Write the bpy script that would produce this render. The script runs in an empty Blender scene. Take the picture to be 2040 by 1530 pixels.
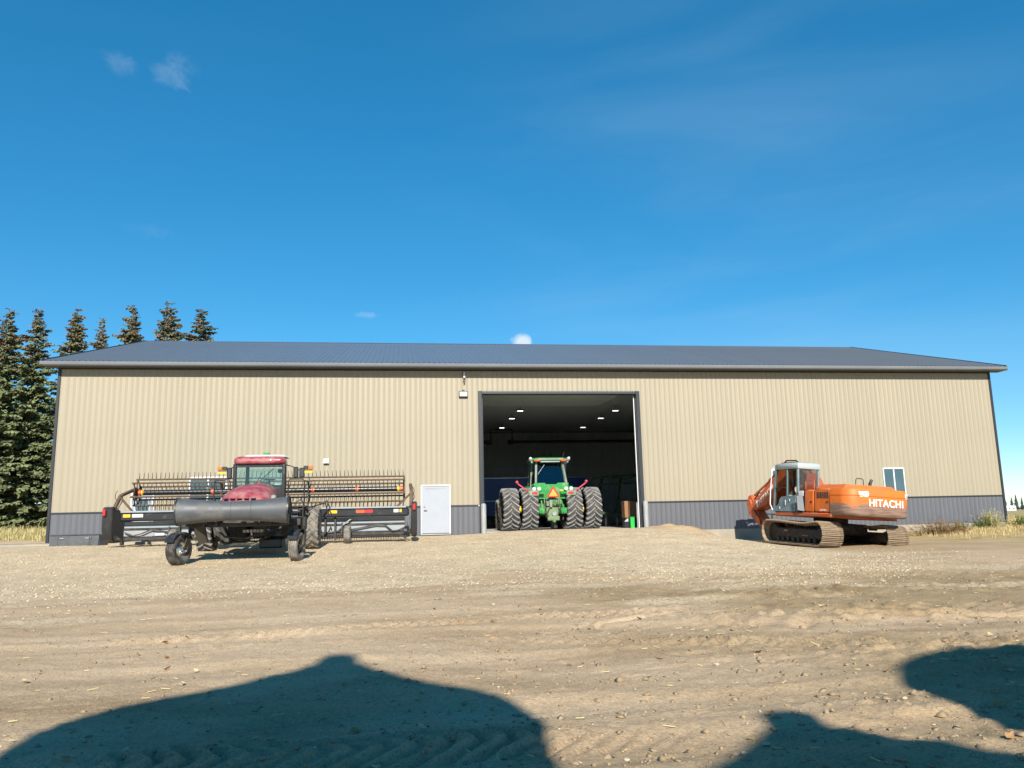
import bpy, bmesh, math, random
import numpy as np
from mathutils import Matrix, Vector
random.seed(7); RNG = np.random.default_rng(11)
S = bpy.context.scene; COL = S.collection
R = math.radians
# ------------------------------------------------------------------ camera, sky, sun, exposure
CAM = Vector((-7.14, -35.0, 0.613)); YAW, PITCH, ROLL = 0.1408, 0.1682, -0.0215
fwd = Vector((math.sin(YAW)*math.cos(PITCH), math.cos(YAW)*math.cos(PITCH), math.sin(PITCH)))
rt = Vector((math.cos(YAW), -math.sin(YAW), 0)); up = rt.cross(fwd)
rt2 = rt*math.cos(ROLL)+up*math.sin(ROLL); up2 = up*math.cos(ROLL)-rt*math.sin(ROLL)
cd = bpy.data.cameras.new('camera'); cam = bpy.data.objects.new('camera', cd); COL.objects.link(cam)
m = Matrix((rt2, up2, -fwd)).transposed().to_4x4(); m.translation = CAM; cam.matrix_world = m
cd.sensor_width = 36; cd.lens = 36*1580.4/2040; cd.clip_start = .05; cd.clip_end = 9000
S.camera = cam
SUN_EL, SUN_SX = R(31), 0.06           # shadows run almost straight towards the wall
SUN_STRENGTH, SKY_STRENGTH, EXPOSURE = 5.0, 0.085, 0.64
w = bpy.data.worlds.new('World'); S.world = w; w.use_nodes = True
def build_world():
    nt = w.node_tree; nt.nodes.clear(); N = nt.nodes.new; L = nt.links.new
    sky = N('ShaderNodeTexSky'); sky.sky_type = 'NISHITA'; sky.sun_disc = False
    sky.sun_elevation = SUN_EL; sky.sun_rotation = math.pi+math.atan(SUN_SX); sky.altitude = 600
    sky.air_density = 0.8; sky.dust_density = .0; sky.ozone_density = 3.0
    sp = N('ShaderNodeSeparateColor'); sp.mode = 'HSV'; L(sky.outputs[0], sp.inputs[0]); cb = N('ShaderNodeCombineColor'); cb.mode = 'HSV'
    hu = N('ShaderNodeMath'); hu.inputs[1].default_value = -.017; L(sp.outputs[0], hu.inputs[0]); L(hu.outputs[0], cb.inputs[0])
    sa = N('ShaderNodeMath'); sa.operation = 'MULTIPLY'; sa.use_clamp = True; sa.inputs[1].default_value = 1.31; L(sp.outputs[1], sa.inputs[0]); L(sa.outputs[0], cb.inputs[1])
    pv = N('ShaderNodeMath'); pv.operation = 'POWER'; pv.inputs[1].default_value = .70; L(sp.outputs[2], pv.inputs[0]); kv = N('ShaderNodeMath'); kv.operation = 'MULTIPLY'; kv.inputs[1].default_value = 1.88; L(pv.outputs[0], kv.inputs[0]); L(kv.outputs[0], cb.inputs[2])
    tc = N('ShaderNodeTexCoord')
    noi = N('ShaderNodeTexNoise'); noi.inputs['Scale'].default_value = 30; noi.inputs['Detail'].default_value = 9; noi.inputs['Roughness'].default_value = .66; noi.inputs['Distortion'].default_value = .6
    L(tc.outputs['Generated'], noi.inputs['Vector'])
    col = cb.outputs[0]
    for d, sx, sz, amt, lo in (((-.242, .8352, .4890), 17, 22, .17, .48), ((-.298, .8228, .487), 22, 30, .10, .52), ((.1487, .9636, .2190), 36, 46, 1.2, .34),
                               ((-.0427, .9669, .2516), 24, 90, .26, .50), ((-.28, .90, .33), 14, 40, .06, .52)):
        sub = N('ShaderNodeVectorMath'); sub.operation = 'SUBTRACT'; L(tc.outputs['Generated'], sub.inputs[0]); sub.inputs[1].default_value = d
        mul = N('ShaderNodeVectorMath'); mul.operation = 'MULTIPLY'; L(sub.outputs[0], mul.inputs[0]); mul.inputs[1].default_value = (sx, sx, sz)
        ln = N('ShaderNodeVectorMath'); ln.operation = 'LENGTH'; L(mul.outputs[0], ln.inputs[0])
        mr = N('ShaderNodeMapRange'); mr.interpolation_type = 'SMOOTHSTEP'; L(ln.outputs['Value'], mr.inputs[0])
        mr.inputs[1].default_value = 0; mr.inputs[2].default_value = 1.15; mr.inputs[3].default_value = .42; mr.inputs[4].default_value = -.42
        ad = N('ShaderNodeMath'); L(noi.outputs['Fac'], ad.inputs[0]); L(mr.outputs[0], ad.inputs[1])
        m2 = N('ShaderNodeMapRange'); m2.interpolation_type = 'SMOOTHSTEP'; L(ad.outputs[0], m2.inputs[0])
        m2.inputs[1].default_value = lo+.16; m2.inputs[2].default_value = lo+.62; m2.inputs[3].default_value = 0; m2.inputs[4].default_value = amt
        cl = N('ShaderNodeClamp'); L(m2.outputs[0], cl.inputs[0])
        mx = N('ShaderNodeMix'); mx.data_type = 'RGBA'; L(cl.outputs[0], mx.inputs['Factor']); L(col, mx.inputs['A']); mx.inputs['B'].default_value = (5.6, 6.6, 7.6, 1)
        col = mx.outputs['Result']
    rot = N('ShaderNodeMapping'); rot.inputs['Rotation'].default_value = (0, .55, 0); rot.inputs['Location'].default_value = (.35, 0, -.35); rot.inputs['Scale'].default_value = (1.1, 1.1, 5.0); L(tc.outputs['Generated'], rot.inputs[0])
    ci = N('ShaderNodeTexNoise'); ci.inputs['Scale'].default_value = 1.7; ci.inputs['Detail'].default_value = 7; ci.inputs['Roughness'].default_value = .5; ci.inputs['Distortion'].default_value = .4; L(rot.outputs[0], ci.inputs['Vector'])
    cr = N('ShaderNodeMapRange'); cr.interpolation_type = 'SMOOTHSTEP'; L(ci.outputs['Fac'], cr.inputs[0]); cr.inputs[1].default_value = .34; cr.inputs[2].default_value = .72; cr.inputs[4].default_value = .20
    sb = N('ShaderNodeVectorMath'); sb.operation = 'DISTANCE'; L(tc.outputs['Generated'], sb.inputs[0]); sb.inputs[1].default_value = (.42, .86, .28)
    mk = N('ShaderNodeMapRange'); mk.interpolation_type = 'SMOOTHSTEP'; L(sb.outputs['Value'], mk.inputs[0]); mk.inputs[1].default_value = .0; mk.inputs[2].default_value = .52; mk.inputs[3].default_value = 1; mk.inputs[4].default_value = .06
    m4 = N('ShaderNodeMath'); m4.operation = 'MULTIPLY'; L(cr.outputs[0], m4.inputs[0]); L(mk.outputs[0], m4.inputs[1])
    vx = N('ShaderNodeMix'); vx.data_type = 'RGBA'; L(m4.outputs[0], vx.inputs['Factor']); L(col, vx.inputs['A']); vx.inputs['B'].default_value = (3.6, 5.2, 6.6, 1); col = vx.outputs['Result']
    bg = N('ShaderNodeBackground'); bg.inputs['Strength'].default_value = SKY_STRENGTH; L(col, bg.inputs['Color'])
    o = N('ShaderNodeOutputWorld'); L(bg.outputs[0], o.inputs['Surface'])
build_world()
sd = bpy.data.lights.new('sun', 'SUN'); sd.energy = SUN_STRENGTH; sd.angle = R(.55); sd.color = (1, .93, .82)
sun = bpy.data.objects.new('sun', sd); COL.objects.link(sun); sun.location = (-9, -50, 30)
sun.rotation_euler = Vector((SUN_SX*math.cos(SUN_EL), math.cos(SUN_EL), -math.sin(SUN_EL))).to_track_quat('-Z', 'Y').to_euler()
vs = S.view_settings; vs.view_transform = 'Standard'; vs.look = 'None'; vs.exposure = EXPOSURE; vs.gamma = 1; vs.use_curve_mapping = False
S.cycles.max_bounces = 8; S.cycles.transparent_max_bounces = 12; S.cycles.use_denoising = True
# ------------------------------------------------------------------ materials
MATS = {}
def mat(name, col, rough=.55, metal=0., var=.10, scale=3., dirt=None, bump=0., bscale=40., spec=.5, coat=0.):
    """principled with brightness noise, optional patchy dirt (colour, amount, scale) and fine relief"""
    if name in MATS: return MATS[name]
    M = bpy.data.materials.new(name); M.use_nodes = True; nt = M.node_tree; N = nt.nodes.new; L = nt.links.new
    b = nt.nodes['Principled BSDF']; b.inputs['Roughness'].default_value = rough; b.inputs['Metallic'].default_value = metal
    b.inputs['Specular IOR Level'].default_value = spec; b.inputs['Coat Weight'].default_value = coat
    tc = N('ShaderNodeTexCoord'); vec = tc.outputs['Object']
    n = N('ShaderNodeTexNoise'); n.inputs['Scale'].default_value = scale; n.inputs['Detail'].default_value = 5; L(vec, n.inputs['Vector'])
    rp = N('ShaderNodeMapRange'); L(n.outputs['Fac'], rp.inputs[0]); rp.inputs[1].default_value = .25; rp.inputs[2].default_value = .75
    rp.inputs[3].default_value = 1-var; rp.inputs[4].default_value = 1+var
    mu = N('ShaderNodeVectorMath'); mu.operation = 'SCALE'; mu.inputs[0].default_value = col; L(rp.outputs[0], mu.inputs['Scale'])
    c = mu.outputs[0]
    if name in ('tan_steel', 'grey_steel', 'roof_steel', 'shoe_dusty', 'liner'):
        oi = N('ShaderNodeObjectInfo'); ro = N('ShaderNodeMapRange'); L(oi.outputs['Random'], ro.inputs[0]); q = .12 if name == 'shoe_dusty' else .022; ro.inputs[3].default_value = 1-q; ro.inputs[4].default_value = 1+q
        m3 = N('ShaderNodeVectorMath'); m3.operation = 'SCALE'; L(c, m3.inputs[0]); L(ro.outputs[0], m3.inputs['Scale']); c = m3.outputs[0]
    if dirt:
        n2 = N('ShaderNodeTexNoise'); n2.inputs['Scale'].default_value = dirt[2]; n2.inputs['Detail'].default_value = 8; n2.inputs['Roughness'].default_value = .65; L(vec, n2.inputs['Vector'])
        r2 = N('ShaderNodeMapRange'); L(n2.outputs['Fac'], r2.inputs[0]); r2.inputs[1].default_value = .62-.45*dirt[1]; r2.inputs[2].default_value = .78-.3*dirt[1]
        r2.inputs[4].default_value = min(1, .5+dirt[1]*.5)
        mx = N('ShaderNodeMix'); mx.data_type = 'RGBA'; L(r2.outputs[0], mx.inputs['Factor']); L(c, mx.inputs['A']); mx.inputs['B'].default_value = (*dirt[0], 1); c = mx.outputs['Result']
        r3 = N('ShaderNodeMapRange'); L(r2.outputs[0], r3.inputs[0]); r3.inputs[3].default_value = rough; r3.inputs[4].default_value = .9; L(r3.outputs[0], b.inputs['Roughness'])
    L(c, b.inputs['Base Color'])
    if bump:
        n3 = N('ShaderNodeTexNoise'); n3.inputs['Scale'].default_value = bscale; n3.inputs['Detail'].default_value = 6; L(vec, n3.inputs['Vector'])
        bp = N('ShaderNodeBump'); bp.inputs['Strength'].default_value = bump; bp.inputs['Distance'].default_value = .02; L(n3.outputs['Fac'], bp.inputs['Height']); L(bp.outputs[0], b.inputs['Normal'])
    MATS[name] = M; return M
def glass(name, tint, gloss=.10, rough=.03):
    M = bpy.data.materials.new(name); M.use_nodes = True; nt = M.node_tree; nt.nodes.clear(); N = nt.nodes.new; L = nt.links.new
    t = N('ShaderNodeBsdfTransparent'); t.inputs[0].default_value = (*tint, 1); g = N('ShaderNodeBsdfGlossy'); g.inputs['Roughness'].default_value = rough
    f = N('ShaderNodeLayerWeight'); f.inputs['Blend'].default_value = .5; pw = N('ShaderNodeMath'); pw.operation = 'POWER'; L(f.outputs['Facing'], pw.inputs[0]); pw.inputs[1].default_value = 4; a = N('ShaderNodeMath'); a.operation = 'MULTIPLY_ADD'; L(pw.outputs[0], a.inputs[0]); a.inputs[1].default_value = .7; a.inputs[2].default_value = gloss*.5
    mx = N('ShaderNodeMixShader'); L(a.outputs[0], mx.inputs[0]); L(t.outputs[0], mx.inputs[1]); L(g.outputs[0], mx.inputs[2])
    o = N('ShaderNodeOutputMaterial'); L(mx.outputs[0], o.inputs[0]); MATS[name] = M; return M
def lamp_mat(name, col, s):
    M = bpy.data.materials.new(name); M.use_nodes = True; b = M.node_tree.nodes['Principled BSDF']
    b.inputs['Base Color'].default_value = (*col, 1); b.inputs['Emission Color'].default_value = (*col, 1); b.inputs['Emission Strength'].default_value = s; MATS[name] = M; return M
DUST = (.36, .29, .19)
mat('tan_steel', (.308, .268, .194), .42, var=.035, scale=.5, bump=.10, bscale=1.3)
mat('grey_steel', (.10, .104, .118), .45, var=.06, scale=.9, dirt=((.15, .14, .125), .10, .8))
mat('roof_steel', (.125, .138, .155), .32, .0, var=.06, scale=.7, spec=.7)
mat('dark_trim', (.022, .025, .03), .4, var=.1)
mat('gutter_steel', (.22, .235, .26), .28, .3, var=.1, scale=.5)
mat('soffit', (.05, .052, .056), .6)
mat('concrete', (.30, .265, .21), .85, var=.18, scale=1.6, bump=.25)
mat('slab', (.42, .41, .38), .8, var=.15, scale=1.2)
mat('liner', (.56, .61, .60), .45, var=.06)
mat('door_white', (.33, .355, .40), .35, var=.03)
mat('frame_white', (.58, .60, .62), .4, var=.03)
mat('bollard', (.27, .28, .285), .55, var=.08, dirt=((.4, .36, .3), .25, 3))
mat('black_paint', (.014, .015, .017), .34, var=.2, scale=4, dirt=((.07, .065, .06), .15, 3))
mat('black_frame', (.018, .017, .016), .5, var=.25, scale=4, dirt=((.12, .10, .075), .28, 5))
mat('black_plastic', (.020, .021, .023), .42, var=.15, dirt=((.10, .09, .075), .15, 4))
mat('roller_poly', (.070, .077, .085), .5, var=.12, scale=2, dirt=((.16, .15, .13), .28, 2.2))
mat('burgundy', (.25, .028, .045), .32, var=.1, scale=2.5, dirt=((.38, .19, .17), .42, 2.6), coat=.3)
mat('rubber', (.030, .030, .031), .8, var=.2, scale=6, dirt=((.17, .15, .12), .45, 5))
mat('rubber_lug', (.20, .20, .205), .75, var=.2, scale=8, dirt=((.30, .28, .25), .4, 6))
mat('dusty_rubber', (.11, .105, .10), .85, var=.2, scale=6, dirt=((.30, .26, .20), .5, 6))
mat('steel_grey', (.30, .31, .33), .45, .4, var=.15, scale=3, dirt=((.25, .22, .18), .35, 4))
mat('draper_grey', (.26, .29, .32), .5, var=.12, scale=2, dirt=(DUST, .16, 3))
mat('reflect_red', (.45, .02, .02), .35); mat('orange_paint', (.60, .085, .025), .4); mat('amber', (.70, .16, .02), .3); mat('yellow_sign', (.72, .42, .02), .4)
mat('white_sticker', (.7, .7, .68), .5); mat('rust_metal', (.12, .075, .045), .75, .2, var=.3, scale=8)
mat('seat', (.03, .045, .05), .8); mat('chrome', (.6, .6, .6), .2, .9)
mat('jd_green', (.017, .235, .042), .34, var=.12, scale=2.5, dirt=((.22, .29, .16), .28, 3), coat=.2)
mat('jd_green_dirty', (.045, .19, .05), .55, var=.25, scale=5, dirt=((.24, .23, .16), .62, 6))
mat('jd_cab', (.15, .20, .15), .5, var=.15, dirt=((.3, .28, .22), .4, 3)); mat('jd_yellow', (.72, .50, .015), .4)
mat('rim_rust', (.085, .045, .02), .7, var=.3)
mat('lamp_lens', (.75, .75, .75), .15, spec=.8); mat('smv_orange', (.85, .30, .04), .6)
mat('pink_lamp', (.45, .05, .07), .4)
mat('blue_box', (.015, .06, .27), .4, var=.08); mat('alu', (.35, .37, .40), .4, .6)
mat('implement_green', (.015, .05, .02), .5, dirt=((.12, .11, .08), .3, 4)); mat('carton', (.25, .13, .06), .8); mat('bin_green', (.02, .42, .06), .45)
mat('hitachi_orange', (.68, .14, .016), .42, var=.14, scale=2, dirt=((.40, .13, .05), .45, 1.6))
mat('hitachi_red', (.46, .085, .022), .45, var=.16, scale=2.2, dirt=((.36, .16, .08), .42, 3))
mat('cab_teal', (.125, .195, .225), .5, var=.12, scale=3, dirt=((.26, .28, .27), .32, 3))
mat('cab_teal_pale', (.36, .42, .42), .5, var=.1, dirt=((.3, .29, .25), .3, 3))
mat('shoe_dusty', (.29, .215, .14), .9, var=.25, scale=6, dirt=((.13, .09, .06), .4, 5), bump=.3)
mat('track_dark', (.030, .025, .021), .8, var=.3, dirt=((.12, .095, .07), .3, 5))
mat('decal_white', (.74, .72, .68), .55, var=.1, scale=9, dirt=((.5, .2, .08), .12, 9))
mat('decal_clean', (.72, .71, .69), .5); mat('dark_blue', (.02, .025, .06), .5); mat('grey_panel', (.36, .37, .38), .5, dirt=(DUST, .2, 5))
mat('bucket_steel', (.028, .034, .042), .5, .1, var=.25, scale=2, dirt=((.075, .08, .085), .4, 3))
mat('bin_steel', (.5, .51, .52), .35, .8, var=.06)
mat('needle', (.165, .192, .092), .8, var=.4, scale=2.2, spec=.2); mat('needle_blue', (.10, .115, .085), .8, var=.35, scale=2, spec=.2); mat('cone', (.20, .105, .08), .85, var=.3, scale=4, spec=.2); mat('bark', (.20, .155, .11), .9, var=.3, bump=.4)
mat('weed_green', (.13, .17, .04), .8, var=.35, scale=6); mat('weed_pale', (.40, .35, .16), .85, var=.3, scale=6); mat('weed_dead', (.20, .125, .06), .9, var=.4, scale=6); mat('straw', (.52, .40, .19), .85, var=.3, scale=9)
mat('far_needle', (.035, .055, .06), .9); mat('house_white', (.75, .75, .73), .6); mat('house_roof', (.2, .2, .21), .7)
mat('stone', (.46, .39, .28), .9, var=.35, scale=9); mat('pale_stone', (.52, .435, .295), .9, var=.3, scale=11); mat('clod', (.285, .215, .135), .95, var=.3, scale=9); mat('leaf_dry', (.33, .19, .08), .8, var=.4, scale=14); mat('leaf_pale', (.50, .38, .22), .8, var=.3, scale=14)
glass('glass_cab', (.84, .93, .92), .13); glass('glass_dark', (.20, .30, .36), .22); glass('glass_rear_exc', (.82, .78, .78), .22, .25); glass('glass_clear', (.86, .84, .78), .08)
mat('glass_window', (.045, .085, .105), .06, var=.15, scale=1.2, spec=.9)
lamp_mat('led', (1, .98, .92), 2.6)
# ------------------------------------------------------------------ mesh builder
class MB:
    def __init__(s, off=(0, 0, 0), T=None): s.v = []; s.f = []; s.off = Vector(off); s.T = T
    def add(s, vs, fs):
        k = len(s.v)
        for p in vs:
            p = Vector(p)
            if s.T is not None: p = s.T @ p
            s.v.append(tuple(p+s.off))
        s.f += [tuple(i+k for i in f) for f in fs]; return s
    def box(s, x0, x1, y0, y1, z0, z1, b=0., M=None):
        X, Y, Z = (min(x0, x1), max(x0, x1)), (min(y0, y1), max(y0, y1)), (min(z0, z1), max(z0, z1))
        b = min(b, (X[1]-X[0])*.45, (Y[1]-Y[0])*.45, (Z[1]-Z[0])*.45)
        if b <= 0:
            vs = [(X[i], Y[j], Z[k]) for i in (0, 1) for j in (0, 1) for k in (0, 1)]
            fs = [(0, 1, 3, 2), (4, 6, 7, 5), (0, 4, 5, 1), (2, 3, 7, 6), (0, 2, 6, 4), (1, 5, 7, 3)]
        else:
            vs = []; ix = {}
            for i in (0, 1):
                for j in (0, 1):
                    for k in (0, 1):
                        c = (X[i], Y[j], Z[k]); sg = (1-2*i, 1-2*j, 1-2*k)
                        for a in range(3):
                            p = [c[q]+(0 if q == a else sg[q]*b) for q in range(3)]; ix[i, j, k, a] = len(vs); vs.append(p)
            fs = []
            for a in range(3):
                u, v = [q for q in range(3) if q != a]
                for e in (0, 1):
                    o = []
                    for du, dv in ((0, 0), (1, 0), (1, 1), (0, 1)):
                        t = [0, 0, 0]; t[a] = e; t[u] = du; t[v] = dv; o.append(ix[(*t, a)])
                    fs.append(tuple(o))
                for du in (0, 1):
                    for dv in (0, 1):
                        q0 = [0, 0, 0]; q1 = [0, 0, 0]; q1[a] = 1
                        for q in (q0, q1): q[u] = du; q[v] = dv
                        fs.append((ix[(*q0, u)], ix[(*q1, u)], ix[(*q1, v)], ix[(*q0, v)]))
            for i in (0, 1):
                for j in (0, 1):
                    for k in (0, 1): fs.append((ix[i, j, k, 0], ix[i, j, k, 1], ix[i, j, k, 2]))
        if M is not None: vs = [M @ Vector(p) for p in vs]
        return s.add(vs, fs)
    def bar(s, p, q, wd, ht, b=0.01, upv=(0, 0, 1)):
        p, q = Vector(p), Vector(q); d = q-p; l = d.length; d.normalize(); u = Vector(upv)
        if abs(d.dot(u)) > .97: u = Vector((0, 1, 0))
        r = d.cross(u).normalized(); u = r.cross(d)
        M = Matrix((r, d, u)).transposed().to_4x4(); M.translation = p
        return s.box(-wd/2, wd/2, 0, l, -ht/2, ht/2, b, M)
    def cyl(s, p, q, r0, r1=None, n=14, cap=True):
        return s.sweep([p, q], [r0, r0 if r1 is None else r1], n, cap)
    def tube(s, pts, r, n=6): return s.sweep(pts, [r]*len(pts), n, True)
    def sweep(s, pts, rs, n, cap=True):
        P = [Vector(p) for p in pts]; vs = []; pu = None
        for i, p in enumerate(P):
            d = (P[min(i+1, len(P)-1)]-P[max(i-1, 0)]).normalized()
            u = pu if pu else (Vector((0, 0, 1)) if abs(d.z) < .9 else Vector((0, 1, 0)))
            r = d.cross(u).normalized(); u = r.cross(d).normalized(); pu = u
            for k in range(n):
                a = 2*math.pi*k/n; vs.append(p+(r*math.cos(a)+u*math.sin(a))*rs[i])
        fs = [(i*n+k, i*n+(k+1) % n, (i+1)*n+(k+1) % n, (i+1)*n+k) for i in range(len(P)-1) for k in range(n)]
        if cap: fs += [tuple(range(n))[::-1], tuple((len(P)-1)*n+k for k in range(n))]
        return s.add(vs, fs)
    def lathe(s, prof, n, c=(0, 0, 0), axis='x', closed=False):
        vs = []; c = Vector(c)
        for r, h in prof:
            for k in range(n):
                a = 2*math.pi*k/n; u, v = r*math.cos(a), r*math.sin(a)
                vs.append(c+(Vector((h, u, v)) if axis == 'x' else Vector((u, h, v)) if axis == 'y' else Vector((u, v, h))))
        m_ = len(prof); fs = [(i*n+k, i*n+(k+1) % n, ((i+1) % m_)*n+(k+1) % n, ((i+1) % m_)*n+k) for i in range(m_ if closed else m_-1) for k in range(n)]
        return s.add(vs, fs)
    def prism(s, poly, a, b, plane='yz'):
        f = {'yz': lambda u, v, h: (h, u, v), 'xz': lambda u, v, h: (u, h, v), 'xy': lambda u, v, h: (u, v, h)}[plane]; n = len(poly)
        return s.add([f(u, v, a) for u, v in poly]+[f(u, v, b) for u, v in poly], [tuple(range(n))[::-1], tuple(range(n, 2*n))]+[(i, (i+1) % n, n+(i+1) % n, n+i) for i in range(n)])
    def loft(s, secs, cap=True, closed=True):
        n = len(secs[0]); vs = [p for q in secs for p in q]; m_ = len(secs)
        fs = [(i*n+k, i*n+(k+1) % n, (i+1)*n+(k+1) % n, (i+1)*n+k) for i in range(m_-1) for k in range(n if closed else n-1)]
        if cap: fs += [tuple(range(n))[::-1], tuple((m_-1)*n+k for k in range(n))]
        return s.add(vs, fs)
    def ball(s, c, r, n=10, sc=(1, 1, 1)):
        vs = [(c[0], c[1], c[2]-r*sc[2])]; h = n//2
        for i in range(1, h):
            t = math.pi*i/h
            for k in range(n): a = 2*math.pi*k/n; vs.append((c[0]+r*sc[0]*math.sin(t)*math.cos(a), c[1]+r*sc[1]*math.sin(t)*math.sin(a), c[2]-r*sc[2]*math.cos(t)))
        vs.append((c[0], c[1], c[2]+r*sc[2])); e = len(vs)-1
        fs = [(0, 1+(k+1) % n, 1+k) for k in range(n)]+[(e, e-n+k, e-n+(k+1) % n) for k in range(n)]
        fs += [(1+i*n+k, 1+i*n+(k+1) % n, 1+(i+1)*n+(k+1) % n, 1+(i+1)*n+k) for i in range(h-2) for k in range(n)]
        return s.add(vs, fs)
    def mesh(s, name, mt, ang=38):
        me = bpy.data.meshes.new(name); me.from_pydata(s.v, [], s.f); me.update()
        bm = bmesh.new(); bm.from_mesh(me); bmesh.ops.recalc_face_normals(bm, faces=bm.faces); bm.to_mesh(me); bm.free()
        me.polygons.foreach_set('use_smooth', [True]*len(me.polygons)); me.set_sharp_from_angle(angle=R(ang)); me.materials.append(MATS[mt]); return me
    def build(s, name, mt, parent=None, kind=None, label=None, ang=38):
        return put(name, s.mesh(name, mt, ang), parent, kind, label)
def put(name, me, parent=None, kind=None, label=None, loc=None, rot=None):
    o = bpy.data.objects.new(name, me); COL.objects.link(o)
    if parent is not None: o.parent = parent
    if kind: o['kind'] = kind
    if label: o['label'] = label
    if loc is not None: o.location = loc
    if rot is not None: o.rotation_euler = rot
    return o
def tag(o, label, cat, group=None):
    o['label'] = label; o['category'] = cat
    if group: o['group'] = group
    return o
def thing(name, loc, label, cat, group=None, rot=(0, 0, 0)):
    o = bpy.data.objects.new(name, None); COL.objects.link(o); o.location = loc; o.rotation_euler = rot; o.empty_display_size = .2
    return tag(o, label, cat, group)
def raw(name, V, F, mt, smooth=False):
    me = bpy.data.meshes.new(name); V = np.asarray(V, np.float32).reshape(-1, 3); F = np.asarray(F, np.int32); k = F.shape[1]
    me.vertices.add(len(V)); me.vertices.foreach_set('co', V.ravel()); me.loops.add(F.size); me.loops.foreach_set('vertex_index', F.ravel())
    me.polygons.add(len(F)); me.polygons.foreach_set('loop_start', np.arange(0, F.size, k, dtype=np.int32)); me.polygons.foreach_set('loop_total', np.full(len(F), k, np.int32))
    me.update(calc_edges=True); me.validate()
    if smooth: me.polygons.foreach_set('use_smooth', [True]*len(me.polygons))
    me.materials.append(MATS[mt]); return me
def text(name, body, size, mt, parent, M, bold=.02, xs=1., shear=0., extrude=.003):
    cu = bpy.data.curves.new(name, 'FONT'); cu.body = body; cu.size = size; cu.offset = bold*size; cu.extrude = extrude; cu.align_x = 'CENTER'; cu.align_y = 'CENTER'; cu.shear = shear; cu.space_character = 1+2*bold
    t = bpy.data.objects.new(name, cu); COL.objects.link(t); bpy.context.view_layer.update()
    me = bpy.data.meshes.new_from_object(t.evaluated_get(bpy.context.evaluated_depsgraph_get())); bpy.data.objects.remove(t)
    me.transform(M @ Matrix.Diagonal((xs, 1, 1, 1))); me.materials.clear(); me.materials.append(MATS[mt]); return put(name, me, parent)
# value noise --------------------------------------------------------
def vnoise(x, y, sc, seed=0):
    x = np.asarray(x)/sc; y = np.asarray(y)/sc; xi = np.floor(x).astype(np.int64); yi = np.floor(y).astype(np.int64); fx = x-xi; fy = y-yi
    fx = fx*fx*(3-2*fx); fy = fy*fy*(3-2*fy)
    def h(a, b):
        n = (a*374761393+b*668265263+seed*1442695041) & 0xffffffff; n = ((n ^ (n >> 13))*1274126177) & 0xffffffff; return ((n ^ (n >> 16)) & 0xffff)/65535.
    return (h(xi, yi)*(1-fx)+h(xi+1, yi)*fx)*(1-fy)+(h(xi, yi+1)*(1-fx)+h(xi+1, yi+1)*fx)*fy-.5
def fbm(x, y, sc, o=4, seed=0, g=.5): return sum(vnoise(x, y, sc/2**i, seed+i)*g**i for i in range(o))
def sstep(a, b, x): t = np.clip((x-a)/(b-a), 0, 1); return t*t*(3-2*t)
# ------------------------------------------------------------------ the ground
def ground_base(x, y):
    x = np.asarray(x, float); y = np.asarray(y, float)
    zl = np.interp(y, [-300, -60, -35, -30, -24, -17, -12, -10.5, -7, -4.5, -1.6, 0, 60, 400], [-1.6, -1.2, -1.06, -1.02, -.95, -.80, -.60, -.51, -.22, -.10, -.04, -.04, -.10, -1.2])
    zr = np.interp(y, [-300, -60, -35, -30, -24, -17, -12, -8, -4, 0, 60, 400], [-1.6, -1.2, -1.06, -1.02, -.95, -.84, -.72, -.64, -.60, -.56, -.5, -1.2])
    zr = zr+.30*sstep(14, 21, x)*sstep(-6, -1, y)
    t = sstep(4.0, 8.0, x); z = zl*(1-t)+zr*t
    z = z+.17*np.exp(-((x-.2)/4.0)**4)*sstep(-9, -1.6, y)*sstep(1.5, .1, y)            # gravel ramp up to the door
    z = z+.30*np.exp(-((x-5.3)/1.5)**2-((y+.75)/.75)**2)                            # dirt heap by the wall
    z = z+.42*sstep(-22.2, -26, x)*sstep(2, 14, y)*sstep(130, 40, y)                 # berm behind the spruces
    return z
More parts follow.
